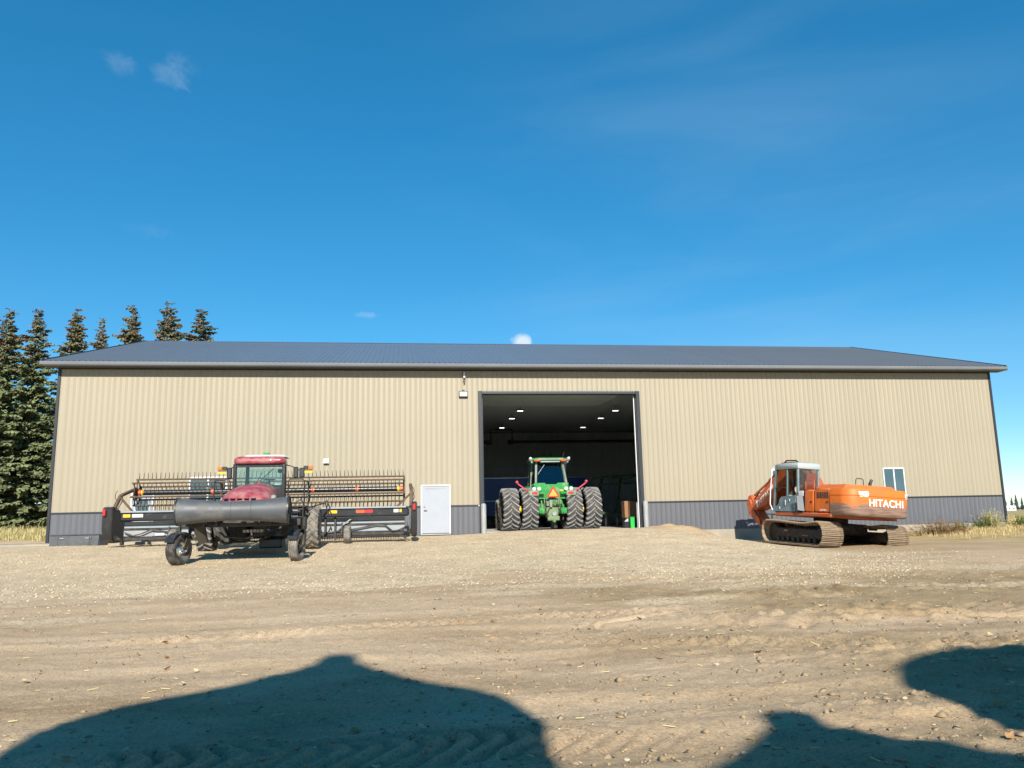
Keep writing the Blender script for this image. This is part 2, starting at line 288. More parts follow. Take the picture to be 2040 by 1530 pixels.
def ground_z(x, y):
    x = np.asarray(x, float); y = np.asarray(y, float); z = ground_base(x, y)
    near = sstep(-12, -18, y)*sstep(-48, -36, y); out = sstep(.3, -.4, y)
    z = z+fbm(x, y, 5.5, 3, 3)*.07*out+fbm(x*.45, y, .9, 4, 9)*(.016+.020*near)*out
    # wheel ruts running across the yard
    for yc, sl, d, wd in ((-27.9, .05, .035, .30), (-29.3, .03, .05, .34), (-25.6, -.02, .03, .35), (-23.6, -.09, .04, .30), (-21.6, .05, .03, .4), (-19.2, .02, .03, .5)):
        u = (y-(yc+sl*(x+7)+fbm(x, x*0, 6, 2, int(abs(yc*7)))*.5))/wd
        z = z-near*d*.65*(np.exp(-u**4)-.55*np.exp(-(np.abs(u)-1.45)**2*5))
    # lug prints inside two of the ruts
    for yc, sl, hw, ph, x0, x1 in ((-28.75, .02, .42, 0, -11, -5.6), (-23.9, -.32, .30, .4, -5.5, 2.5), (-22.7, .10, .30, .2, -12, -3)):
        u = y-(yc+sl*(x+7)); k = np.sin((x+np.abs(u)*.9)/.23*2*math.pi+ph*6); on = sstep(hw, hw-.12, np.abs(u))*sstep(x0-1, x0+.5, x)*sstep(x1+1, x1-.5, x)
        z = z+near*on*(.5+vnoise(x, y, .8, 77))*(.085*np.clip(k, -.45, .6)-.012)
    # spade-like gouges
    for gx, gy, an, ln, wd, dp in ((-2.62, -23.65, 1.75, .75, .10, .09), (-2.25, -23.5, 1.75, .6, .09, .07), (-4.3, -23.9, 1.65, 1.1, .07, .05), (-1.4, -23.9, .9, .6, .12, .06), (.6, -23.6, -.25, 1.3, .12, .07), (1.7, -24.0, -.3, .9, .1, .06), (-3.6, -23.0, .5, 1.0, .06, .04)):
        c, s_ = math.cos(an), math.sin(an); u = ((x-gx)*c+(y-gy)*s_)/ln; v = (-(x-gx)*s_+(y-gy)*c)/wd
        z = z-dp*np.exp(-u**4)*(np.exp(-v**2)-.6*np.exp(-(v-1.7)**2*1.5))
    # broken clods, thicker on the right
    cl = np.clip(fbm(x, y, .16, 3, 21)+.10+.25*vnoise(x, y, 1.7, 31), 0, 1)
    z = z+near*cl*(.022+.075*sstep(-6, 0, x)*sstep(-1, .6, np.sin(y*2.1+x*.3)))
    cr = np.clip(fbm(x, y, .06, 2, 41)-.02, 0, 1); z = z+near*cr*.022
    hp = np.exp(-((x-5.3)/1.3)**2-((y+.75)/.9)**2); z = z+hp*fbm(x, y, .35, 4, 51)*.16
    return z
def axis(parts, grow, lim):
    a = [parts[0][0]]
    for lo, hi, d in parts: n = max(1, round((hi-lo)/d)); a += list(np.linspace(lo, hi, n+1)[1:])
    d = parts[0][2]; b = [a[0]]
    while b[-1] > -lim: d *= grow; b.append(b[-1]-d)
    d = parts[-1][2]; c = [a[-1]]
    while c[-1] < lim: d *= grow; c.append(c[-1]+d)
    return np.array(b[:0:-1]+a+c[1:])
def build_ground():
    gx = axis([(-26, -16, .16), (-16, -11.5, .09), (-11.5, 1.5, .034), (1.5, 6, .09), (6, 26, .16)], 1.22, 3500)
    gy = axis([(-38, -30.6, .25), (-30.6, -26, .032), (-26, -21, .05), (-21, -14, .085), (-14, 1.0, .13)], 1.2, 3500)
    X, Y = np.meshgrid(gx, gy); Z = ground_z(X, Y)
    inside = (np.abs(X-.15) < 21.3) & (Y > .06) & (Y < 24.9); Z = np.where(inside, -.25, Z)
    ny, nx = X.shape; I = np.arange(nx*ny).reshape(ny, nx)
    F = np.stack([I[:-1, :-1], I[:-1, 1:], I[1:, 1:], I[1:, :-1]], -1).reshape(-1, 4)
    me = raw('ground', np.stack([X, Y, Z], -1), F, 'clod', True)
    # where the pale gravel lies
    edge = np.interp(X, [-60, -15, -11.8, -8.2, -4.7, -1, 1.1, 3.5, 6.5, 8.2, 60], [-17.2, -17.0, -16.9, -16.6, -15.5, -15.6, -16.4, -15.0, -11.5, -8.0, -3.0])
    nz = fbm(X*.5, Y, 1.6, 5, 5, .6); g = sstep(-.45, .75, Y-edge+nz*2.6)
    g = g*sstep(8.6, 6.2, X+nz*1.5+np.clip((-9-Y)*.0, 0, 9))
    g = np.maximum(g*(1-sstep(2.9, 3.9, X)*sstep(-2.6, -1.2, Y)), 0)
    spill = sstep(.05, .30, fbm(X*.4, Y, 1.0, 4, 15, .6)+.45*np.exp(-((Y-(-18.2-.55*np.clip(X, 0, 9)))/1.5)**2)*sstep(-8, -2, X)*sstep(7, 1, X)-.22)
    g = np.clip(g+.75*spill*(Y < -10)*(Y > -22), 0, 1)
    dry = sstep(12.5, 17, X+nz*2)*sstep(-14, -6, Y+nz*4+(X-20)*.25); dry = np.maximum(dry, sstep(26, 40, X)*sstep(-40, -10, Y)); dry = np.maximum(dry, sstep(-24, -28, X)*sstep(2, 8, Y)); dry = np.maximum(dry, sstep(60, 90, np.hypot(X, Y)))
    fresh = sstep(-8, -1.5, X+nz*3)*sstep(-15, -19, Y)*sstep(-45, -36, Y)*np.clip(.65+2.2*fbm(X*.35, Y, 2.2, 4, 61), 0, 1)
    fresh = np.maximum(fresh, .7*np.exp(-((X-5.3)/1.7)**2-((Y+.75)/1.1)**2)); fresh = np.maximum(fresh, .55*sstep(6, 9, X)*sstep(16, 13, X)*sstep(-13, -10, Y))
    for nm, a in (('gravel', g), ('dry', dry), ('fresh', fresh)):
        at = me.attributes.new(nm, 'FLOAT', 'POINT'); at.data.foreach_set('value', a.ravel().astype(np.float32))
    M = bpy.data.materials.new('yard_ground'); M.use_nodes = True; nt = M.node_tree; N = nt.nodes.new; L = nt.links.new; b = nt.nodes['Principled BSDF']
    b.inputs['Roughness'].default_value = .95; b.inputs['Specular IOR Level'].default_value = .15
    tc = N('ShaderNodeTexCoord'); V = tc.outputs['Object']
    def noise(sc, det=6, ro=.6, stretch=None):
        n = N('ShaderNodeTexNoise'); n.inputs['Scale'].default_value = sc; n.inputs['Detail'].default_value = det; n.inputs['Roughness'].default_value = ro
        if stretch: mp = N('ShaderNodeMapping'); mp.inputs['Scale'].default_value = stretch; L(V, mp.inputs[0]); L(mp.outputs[0], n.inputs['Vector'])
        else: L(V, n.inputs['Vector'])
        return n.outputs['Fac']
    def ramp(f, *st):
        r = N('ShaderNodeValToRGB'); L(f, r.inputs[0]); e = r.color_ramp.elements
        while len(e) < len(st): e.new(.5)
        for i, (p, c) in enumerate(st): e[i].position = p; e[i].color = (*c, 1)
        return r.outputs[0]
    def mix(f, a, bb, mode='MIX'):
        x = N('ShaderNodeMix'); x.data_type = 'RGBA'; x.blend_type = mode; (L(f, x.inputs['Factor']) if not isinstance(f, float) else setattr(x.inputs['Factor'], 'default_value', f)); L(a, x.inputs['A']); L(bb, x.inputs['B']); return x.outputs['Result']
    def att(n): a = N('ShaderNodeAttribute'); a.attribute_name = n; return a.outputs['Fac']
    dirt = ramp(noise(.55, 8, .62, (.5, 1.3, 1)), (.30, (.345, .245, .145)), (.5, (.495, .365, .232)), (.72, (.59, .45, .30)))
    fine = ramp(noise(34, 6, .7), (.28, (.62, .62, .62)), (.5, (1, 1, 1)), (.74, (1.3, 1.27, 1.2)))
    dirt = mix(1., dirt, fine, 'MULTIPLY')
    dirt = mix(att('fresh'), dirt, mix(1., ramp(noise(1.2, 7, .6), (.3, (.29, .205, .11)), (.7, (.46, .345, .205))), fine, 'MULTIPLY'))
    vo = N('ShaderNodeTexVoronoi'); vo.inputs['Scale'].default_value = 26; L(V, vo.inputs['Vector']); peb = N('ShaderNodeSeparateColor'); L(vo.outputs['Color'], peb.inputs[0])
    grav = ramp(peb.outputs[0], (0, (.43, .33, .208)), (.5, (.605, .473, .315)), (1, (.76, .62, .435)))
    grav = mix(1., grav, ramp(noise(1.1, 7, .65), (.3, (.80, .79, .76)), (.7, (1.12, 1.12, 1.1))), 'MULTIPLY')
    field = ramp(noise(1.3, 8, .7), (.3, (.25, .19, .08)), (.55, (.43, .33, .16)), (.75, (.52, .42, .22)))
    field = mix(1., field, fine, 'MULTIPLY')
    c = mix(att('gravel'), dirt, grav); c = mix(att('dry'), c, field); L(c, b.inputs['Base Color'])
    bp = N('ShaderNodeBump'); bp.inputs['Strength'].default_value = .85; bp.inputs['Distance'].default_value = .023
    hsum = N('ShaderNodeMath'); hsum.operation = 'MULTIPLY_ADD'; L(noise(22, 8, .7), hsum.inputs[0]); hsum.inputs[1].default_value = 1.2; L(noise(90, 3, .6), hsum.inputs[2]); L(hsum.outputs[0], bp.inputs['Height']); L(bp.outputs[0], b.inputs['Normal'])
    me.materials.clear(); me.materials.append(M)
    put('ground', me, kind='structure')
    pad = MB().box(-30, -12.6, -1.75, -.02, -.5, .035, .02).build('pavement', 'concrete', kind='structure')
build_ground()
GZ = lambda x, y: float(ground_z(np.array([x]), np.array([y]))[0])
# ------------------------------------------------------------------ the shed
XL, XR, DW, DH, WH, WZ, SB, DEP = -21.35, 21.65, 3.66, 6.19, 7.25, 1.22, -.06, 25.0
shed = thing('machine_shed', (0, 0, 0), 'long tan steel farm shed with grey base and dark gable roof', 'building')
PW = 7.315/8
def rib_mesh(name, width, height, mt, ph=.011, pitch=.2286, tb=.038, tt=.018):
    pr = [(0, 0)]; x = pitch/2
    while x < width-.02:
        if x-tb/2 > pr[-1][0]:
            for dx in (-.028, .028):     # two low stiffening beads between the ribs sit next to each rib
                pass
            pr += [(x-tb/2, 0), (x-tt/2, -ph), (x+tt/2, -ph), (x+tb/2, 0)]
            q = x+pitch/2
            if q+.02 < width: pr += [(q-.010, 0), (q, -.002), (q+.010, 0)]
        x += pitch
    if pr[-1][0] < width: pr.append((width, 0))
    n = len(pr); V = [(x, y, 0) for x, y in pr]+[(x, y, height) for x, y in pr]
    F = [(i, i+1, n+i+1, n+i) for i in range(n-1)]
    return raw(name, V, F, mt)
def wall_row(x0, x1, z0, z1, mt, name, cache={}):
    n = math.ceil((x1-x0)/PW-1e-3); xs = [x0+i*PW for i in range(n)]+[x1]
    for a, b in zip(xs[:-1], xs[1:]):
        k = (round(b-a, 3), round(z1-z0, 3), mt)
        if k not in cache: cache[k] = rib_mesh(name, b-a-.001, z1-z0, mt)
        put(name, cache[k], shed, loc=(a, 0, z0))
wall_row(-DW, DW, DH+.10, WH, 'tan_steel', 'wall_panel')
nL = (-DW-XL)/PW
for side in (-1, 1):
    if side > 0:
        wall_row(DW, XR, WZ+.03, WH, 'tan_steel', 'wall_panel'); wall_row(DW, XR, SB, WZ-.03, 'grey_steel', 'wainscot_panel')
    else:
        k = math.floor(nL); xs = -DW-k*PW
        for a, b in ((XL, xs), (xs, -DW)):
            wall_row(a, b, WZ+.03, WH, 'tan_steel', 'wall_panel'); wall_row(a, b, SB, WZ-.03, 'grey_steel', 'wainscot_panel')
W = MB()
W.box(XL, -DW, .012, .22, -.05, WH); W.box(DW, XR, .012, .22, -.05, WH); W.box(-DW, DW, .012, .22, DH, WH)
W.build('wall_core', 'liner', shed)
F_ = MB().box(XL+.01, -DW, -.012, .2, -1.2, SB); F_.box(DW, XR-.01, -.012, .2, -1.2, SB); F_.build('foundation', 'concrete', shed)
MB().box(XL, XR, .012, DEP, -.30, .07).build('floor_slab', 'slab', shed)
g = MB()
for x in (XL, XR-.2): g.add([(x, .01, -.3), (x, DEP, -.3), (x, DEP, WH), (x, DEP/2, 11.2), (x, .01, WH)]+[(x+.2, .01, -.3), (x+.2, DEP, -.3), (x+.2, DEP, WH), (x+.2, DEP/2, 11.2), (x+.2, .01, WH)], [(0, 1, 2, 3, 4), (5, 9, 8, 7, 6)]+[(i, (i+1) % 5, 5+(i+1) % 5, 5+i) for i in range(5)])
g.build('gable_wall', 'tan_steel', shed)
MB().box(XL, XR, DEP, DEP+.2, -.3, WH).build('back_wall', 'tan_steel', shed)
lm = rib_mesh('liner_panel', PW-.001, 7.0, 'liner')
for i in range(40): put('liner_panel', lm, shed, loc=(-14+i*PW, DEP-.03, .08))
cm = rib_mesh('ceiling_panel', PW*1.0, 30, 'liner')
for i in range(26):
    o = put('ceiling_panel', cm, shed); o.matrix_basis = Matrix(((0, 0, 1, -14), (-1, 0, 0, .25+(i+1)*PW), (0, -1, 0, WH-.07), (0, 0, 0, 1))) @ Matrix.Diagonal((1, -1, 1, 1))
MB().box(XL+.2, XR-.2, .2, DEP, WH-.05, WH).build('ceiling', 'liner', shed)
# wall trims
T = MB().box(XL-.02, -DW-.12, -.034, .0, WZ-.03, WZ+.03); T.box(DW+.12, XR+.02, -.034, 0, WZ-.03, WZ+.03); T.build('wainscot_trim', 'dark_trim', shed)
for x0, x1 in ((XL-.03, XL+.09), (XR-.09, XR+.03)): MB().box(x0, x1, -.045, .12, SB-.05, WH, .01).build('corner_trim', 'dark_trim', shed)
for s in (-1, 1): MB().box(s*(DW-.10), s*(DW+.07), -.05, .30, .05, DH+.10, .01).build('door_jamb', 'dark_trim', shed)
MB().box(-DW+.1, DW-.1, -.05, .30, DH-.04, DH+.10, .01).build('door_header_trim', 'dark_trim', shed)
hd = MB()
for i in range(60):
    x = -DW+.12+i*.118; hd.box(x, x+.07, -.062, -.05, DH+.04, DH+.085, .004)
hd.build('header_brush_seal', 'gutter_steel', shed, kind='stuff')
for s in (-1, 1): MB().box(s*(DW-.12), s*(DW-.16), .22, .27, .08, DH-.08).build('door_track', 'frame_white' if s > 0 else 'dark_trim', shed)
for i in range(9):      # the sectional door parked under the ceiling
    MB().box(-DW+.05, DW-.05, .75+i*.70, .75+i*.70+.685, 6.52+i*.012, 6.57+i*.012, .015).build('overhead_door_section', 'liner', shed)
# roof
RY, RZ, EY, EZ = DEP/2, 11.24, -.62, 7.44
EX0, EX1 = XL-.48, XR+.48
sl = math.hypot(RY-EY, RZ-EZ); an = math.atan2(RZ-EZ, RY-EY); nR = round((EX1-EX0)/PW); pw = (EX1-EX0)/nR
rm = rib_mesh('roof_panel', pw, sl, 'roof_steel', ph=.028)
for i in range(nR):
    put('roof_panel', rm, shed, loc=(EX0+i*pw, EY, EZ), rot=(-(math.pi/2-an), 0, 0))
rb = MB().add([(EX0, EY, EZ-.03), (EX1, EY, EZ-.03), (EX1, RY, RZ-.03), (EX0, RY, RZ-.03), (EX1, DEP-EY, EZ), (EX0, DEP-EY, EZ)], [(0, 1, 2, 3), (3, 2, 4, 5)]); rb.build('roof_deck', 'roof_steel', shed)
MB().prism([(RY-.25, RZ-.06), (RY, RZ+.035), (RY+.25, RZ-.06), (RY, RZ+.01)], EX0-.02, EX1+.02).build('ridge_cap', 'roof_steel', shed)
for x0, x1 in ((EX0-.03, EX0+.03), (EX1-.03, EX1+.03)):
    MB().add([(x, y, z+dz) for x in (x0, x1) for y, z in ((EY-.01, EZ), (RY, RZ), (DEP-EY, EZ)) for dz in (-.2, .05)], [(0, 1, 3, 2), (2, 3, 5, 4), (6, 8, 9, 7), (8, 10, 11, 9), (0, 6, 7, 1), (1, 7, 9, 3), (3, 9, 11, 5), (0, 2, 8, 6), (2, 4, 10, 8), (4, 5, 11, 10)]).build('rake_trim', 'dark_trim', shed)
gp = [(0, .0), (-.085, .03), (-.10, .06), (-.11, .16), (-.095, .165), (-.07, .05), (0, .02)]
MB().prism([(EY+.03+y, EZ-.185+z) for y, z in gp], EX0-.03, EX1+.03).build('gutter', 'gutter_steel', shed)
MB().box(EX0, EX1, EY+.035, EY+.06, EZ-.20, EZ-.035).build('fascia', 'gutter_steel', shed)
MB().box(EX0+.01, EX1-.01, EY+.06, .0, EZ-.20, EZ-.185).build('soffit', 'soffit', shed)
MB().box(XL, XR, -.04, -.001, WH-.055, WH+.0).build('soffit_trim', 'dark_trim', shed)
def man_door(x0, x1, z0, z1, lite, lab, handle_left=True):
    f = MB(); t = .06
    f.box(x0-t, x0, -.075, 0, z0-.02, z1+t, .006); f.box(x1, x1+t, -.075, 0, z0-.02, z1+t, .006); f.box(x0, x1, -.075, 0, z1, z1+t, .006)
    d = MB().box(x0+.003, x1-.003, -.045, -.024, z0, z1-.003, .004).build('door', 'door_white', shed, label=lab)
    f.build('door_frame', 'frame_white', d); MB().box(x0-t, x1+t, -.11, 0, z0-.08, z0-.021, .005).build('threshold', 'steel_grey', d)
    hx = x0+.1 if handle_left else x1-.1
    MB().cyl((hx, -.045, z0+.98), (hx, -.10, z0+.98), .028, n=10).box(hx-.02, hx+.12, -.11, -.095, z0+.965, z0+.995, .005).build('handle', 'chrome', d)
    MB().cyl((hx, -.045, z0+1.12), (hx, -.06, z0+1.12), .03, n=10).build('lock', 'chrome', d)
    MB().box(x0+.1, x1-.15, -.055, -.045, z1-.12, z1-.07).build('drip_cap', 'steel_grey', d)
    if lite:
        MB().box(x0+.16, x1-.16, -.05, -.045, z0+.85, z1-.22).build('pane', 'glass_window', d)
        l = MB(); a0, a1, c0, c1 = x0+.12, x1-.12, z0+.81, z1-.18
        l.box(a0, a0+.045, -.062, -.045, c0, c1); l.box(a1-.045, a1, -.062, -.045, c0, c1); l.box(a0+.045, a1-.045, -.062, -.045, c0, c0+.045); l.box(a0+.045, a1-.045, -.062, -.045, c1-.045, c1); l.build('lite_frame', 'frame_white', d)
man_door(-6.23, -5.06, .07, 2.08, False, 'plain white steel walk-in door left of the big doorway')
man_door(-18.13, -17.33, .0, 1.92, True, 'white walk-in door with half window behind the reel', False)
def window(x0, x1, z0, z1):
    f = MB(); t = .06; y = -.055
    f.box(x0, x0+t, y, 0, z0, z1, .006); f.box(x1-t, x1, y, 0, z0, z1, .006); f.box(x0+t, x1-t, y, 0, z0, z0+t, .006); f.box(x0+t, x1-t, y, 0, z1-t, z1, .006)
    xm = (x0+x1)/2; f.box(xm-.035, xm+.035, y-.004, 0, z0+t, z1-t, .006)
    o = f.build('window', 'frame_white', shed)
    for a, b, yy in ((x0+t, xm-.035, -.026), (xm+.035, x1-t, -.036)):
        MB().box(a, b, yy-.004, yy, z0+t, z1-t).build('pane', 'glass_window', o)
    MB().box(x0-.03, x1+.03, y-.02, 0, z0-.035, z0-.001, .005).build('sill', 'frame_white', o)
for x0, x1 in ((15.45, 16.55), (9.86, 11.0), (-15.92, -14.40)): window(x0, x1, 1.36, 2.62)
# things on and by the wall
wl = thing('wall_lamp', (-4.39, -.02, 6.13), 'black framed wall pack lamp mounted left of the doorway', 'lamp')
MB().box(-.20, .20, -.10, 0, -.14, .14, .02).build('housing', 'black_plastic', wl); MB().box(-.165, .165, -.108, -.10, -.085, .105, .004).build('lens', 'lamp_lens', wl); MB().box(-.05, .05, -.06, 0, .14, .2, .01).build('bracket', 'black_plastic', wl)
cm_ = thing('security_camera', (-4.34, -.02, 6.95), 'small security camera and cable hanging below the eave', 'camera')
MB().box(-.05, .05, -.09, 0, .02, .2, .02).build('mount', 'frame_white', cm_); MB().cyl((0, -.05, .02), (.0, -.08, -.08), .05, n=12).build('body', 'frame_white', cm_)
MB().tube([(.02, -.05, -.05), (.04, -.06, -.15), (-.01, -.05, -.25), (.03, -.06, -.3), (-.03, -.05, -.37)], .016).tube([(-.01, -.04, -.08), (-.05, -.05, -.2), (0, -.05, -.34)], .012).build('cable', 'black_plastic', cm_)
ve = thing('wall_vent', (-10.33, -.02, 3.22), 'small white vent hood on the tan wall above header', 'vent')
MB().prism([(0, -.1), (0, .11), (-.03, .11), (-.12, -.02), (-.12, -.1)], -.115, .115).build('hood', 'frame_white', ve); MB().box(-.09, .09, -.125, -.12, -.095, -.06).build('flap', 'steel_grey', ve)
for x, lab in ((-3.58, 'pale steel bollard at the left jamb of the doorway'), (3.70, 'pale steel bollard at the right jamb of the doorway')):
    b = MB().lathe([(.0, 1.30), (.06, 1.295), (.10, 1.26), (.115, 1.2), (.115, 0.), (.125, -.12)], 20, (x, -.26, 0), 'z').build('bollard', 'bollard'); tag(b, lab, 'bollard', 'bollards at the doorway')
b = MB().lathe([(.0, 1.23), (.04, 1.22), (.055, 1.18), (.055, .07)], 14, (3.51, .36, 0), 'z').build('bollard', 'bollard'); tag(b, 'slim pale guard post just inside the right jamb', 'bollard')
# ------------------------------------------------------------------ inside the shed
for row, x in (('left', -.18), ('right', 5.6)):
    for y, nm in ((10.9, 'nearest'), (14.5, 'middle'), (19.6, 'farthest')):
        l = thing('ceiling_light', (x, y, 6.86), f'{nm} lit ceiling light of the {row} row inside', 'light', 'lit ceiling lights in the shed')
        MB().box(-.20, .20, -.12, .12, .02, .10, .02).build('housing', 'black_plastic', l); MB().box(-.16, .16, -.07, .07, 0, .0195).build('lens', 'led', l); MB().cyl((0, 0, .1), (0, 0, .32), .012, n=6).build('hanger', 'black_plastic', l)
for x0, x1, bx, lab in ((.25, 11.5, .35, 'long black tube heater hung across the back wall'), (-9, -1.03, -1.13, 'shorter black tube heater ending left of centre')):
    h = thing('tube_heater', ((x0+x1)/2, 19, 5.8), lab, 'heater'); c = (x0+x1)/2
    MB().cyl((x0-c, 0, 0), (x1-c, 0, 0), .07, n=12).build('tube', 'steel_grey', h); MB().prism([(-.25, -.06), (-.1, .12), (.1, .12), (.25, -.06), (.1, .10), (-.1, .10)], x0-c, x1-c).build('reflector', 'dark_trim', h)
    MB().box(bx-c-.2, bx-c+.2, -.16, .16, -.14, .18, .04).build('burner_box', 'black_plastic', h)
    MB().tube([(bx-c+.1, 0, .18), (bx-c+.1, 0, .9), (bx-c+(-.7 if bx > 0 else .7), 0, .9)], .045).build('flue', 'black_plastic', h)
bt = thing('grain_trailer', (-2.3, 16, .07), 'dark blue grain trailer parked behind the tractor', 'trailer')
MB().prism([(-5.5, 1.15), (-4.7, .75), (5.6, .75), (6.9, 1.15), (6.9, 3.05), (-5.5, 3.05)], -1.0, 1.4, 'xz').build('box', 'blue_box', bt)
k = MB()
for z in (3.05, 1.62): k.box(-5.55, 6.95, -1.07, -1.0, z, z+.07)
k.build('rail', 'alu', bt)
for i in range(8): MB().box(-5.2+i*1.65, -5.1+i*1.65, -1.05, -1.0, 1.17, 3.0).build('side_rib', 'blue_box', bt)
MB().box(-5.3, 6.7, -.5, .9, .55, .74).build('frame', 'black_frame', bt)
for x in (3.4, 4.7):
    for y in (-.85, 1.1): MB().lathe([(.2, -.14), (.48, -.14), (.51, -.08), (.51, .08), (.48, .14), (.2, .14)], 24, (x, y, .5), 'y', True).build('tyre', 'rubber', bt)
im = thing('seed_drill', (6.2, 9.5, .07), 'dark green folded farm implement in the shade right of the tractor', 'implement')
for z, y in ((.75, -1.2), (.75, .4), (.75, 1.8)): MB().bar((-3.0, y, z), (3, y, z), .15, .15).build('frame_beam', 'implement_green', im)
for x in (-2.4, -.8, .8, 2.4): MB().bar((x, -1.2, .75), (x, 1.8, .75), .12, .12).build('cross_beam', 'implement_green', im)
for i, x in enumerate((-2.6, -1.5, -.4, .7, 1.8)):
    MB().bar((x, -1.0, .8), (x+.5, -.6, 2.75), .1, .1).bar((x+.5, -.6, 2.75), (x+1.3, -.5, 2.85+.05*i), .08, .08).build('folded_wing', 'implement_green', im)
MB().bar((-2.7, -.75, 2.70), (2.9, -.8, 3.0), .14, .14).bar((-2.4, -.9, 2.3), (2.9, -.9, 2.55), .1, .1).tube([(-2.8, -1, 2.8), (-1, -1.05, 2.62), (1, -1.0, 2.9), (2.8, -1, 2.75)], .03).build('upper_beam', 'implement_green', im)
for i in range(9):
    x = -2.7+i*.62; MB().lathe([(.0, -.02), (.26, -.006), (.26, .006), (0, .02)], 18, (x, -1.0, .27), 'x').bar((x, -1, .27), (x, -1.15, .75), .05, .05).build('disc_opener', 'steel_grey', im)
cb = thing('cardboard_box', (3.80, 2.5, .55), 'brown cardboard box on a stand inside the right jamb', 'box')
MB().box(-.36, .3, -.25, .3, 0, .78, .01).build('carton', 'carton', cb); MB().box(-.34, .28, -.24, .28, -.48, -.0, .01).build('stand', 'dark_trim', cb)
gb = MB().loft([[(-.09, -.09, 0), (.09, -.09, 0), (.09, .09, 0), (-.09, .09, 0)], [(-.105, -.11, .48), (.105, -.11, .48), (.105, .11, .48), (-.105, .11, .48)]]).build('waste_bin', 'bin_green'); gb.location = (3.40, .95, .075); tag(gb, 'bright green plastic bin inside the right jamb', 'bin')
MB().box(-.112, .112, -.12, .12, .48, .505, .008).build('rim', 'bin_green', gb)
wp = MB().prism([(0, 0), (.19, 0), (.19, .15)], -.015, .015, 'xz').build('white_panel', 'frame_white'); wp.location = (3.33, 2.0, .37); wp.rotation_euler = (0, 0, .1); tag(wp, 'small white triangular sheet leaning beside the green bin', 'panel')
MB().box(.02, .19, .016, .2, -.295, 0, .005).build('block', 'dark_trim', wp)
# ------------------------------------------------------------------ tyres
def tyre_prof(Rr, Wd, rim): 
    h = Wd/2; return [(rim, -h*.62), (rim+.02, -h*.80), (rim+(Rr-rim)*.35, -h*.97), (rim+(Rr-rim)*.62, -h), (Rr*.955, -h*.93), (Rr*.985, -h*.72), (Rr, -h*.35), (Rr*1.003, 0), (Rr, h*.35), (Rr*.985, h*.72), (Rr*.955, h*.93), (rim+(Rr-rim)*.62, h), (rim+(Rr-rim)*.35, h*.97), (rim+.02, h*.80), (rim, h*.62)]
def lug_mesh(Rr, Wd, n, lh, tk, up_=1, mt='rubber_lug', sweep_=1.0):
    m = MB(); h = Wd/2
    for s in (-1, 1):
        for i in range(n):
            a0 = 2*math.pi*(i+(.5 if s > 0 else 0))/n; sec = []
            for t in (-.02, .18, .45, .75, .93, 1.0, 1.02):
                x = s*h*t if t <= 1 else s*h*1.0; rb_ = Rr*(1-.016*abs(t)**2-(.05 if t >= 1 else 0)-(.12 if t > 1 else 0)); a = a0-up_*sweep_*(Wd*.5/Rr)*t*(1.05-.25*t); wv = tk*(.85+.3*t)/Rr/2
                top = rb_+lh*(1 if t < 1 else .55)
                P = lambda r, aa: (x+(s*.012 if t >= 1 else 0), -r*math.cos(aa), r*math.sin(aa))
                sec.append([P(rb_-.03, a-wv*1.5), P(top, a-wv), P(top, a+wv), P(rb_-.03, a+wv*1.5)])
            m.loft(sec)
    return m.mesh('tread_lugs', mt, 30)
def rim_builder(m, rim, Wd, side, dish=.0):
    h = Wd/2; x = side*h*.35
    m.lathe([(rim, -h*.78), (rim-.015, -h*.7), (rim-.05, -h*.4), (rim-.05, h*.4), (rim-.015, h*.7), (rim, h*.78)], 28)
    m.lathe([(rim-.05, x), (rim*.75, x-side*.03), (rim*.45, x+side*.05), (rim*.42, x+side*.09), (.0, x+side*.10)], 28)
    for k in range(8): a = k*math.pi/4; m.cyl((x+side*.05, rim*.33*math.cos(a), rim*.33*math.sin(a)), (x+side*.12, rim*.33*math.cos(a), rim*.33*math.sin(a)), .018, n=6)
TC = {}
def ag_wheel(parent, c, Rr, Wd, rim, n, lh, tk, rimmat, side, rz=0., off=(0, 0, 0), rub='rubber', lugm='rubber_lug', up_=1):
    k = (Rr, Wd, n, rub, up_)
    if k not in TC: TC[k] = (MB().lathe(tyre_prof(Rr, Wd, rim), 56).mesh('tyre', rub), lug_mesh(Rr, Wd, n, lh, tk, up_, lugm))
    t = put('tyre', TC[k][0], parent, loc=Vector(c)+Vector(off), rot=(0, 0, rz)); put('tread_lugs', TC[k][1], t)
    m = MB(); rim_builder(m, rim, Wd, side); m.build('rim', rimmat, t); return t
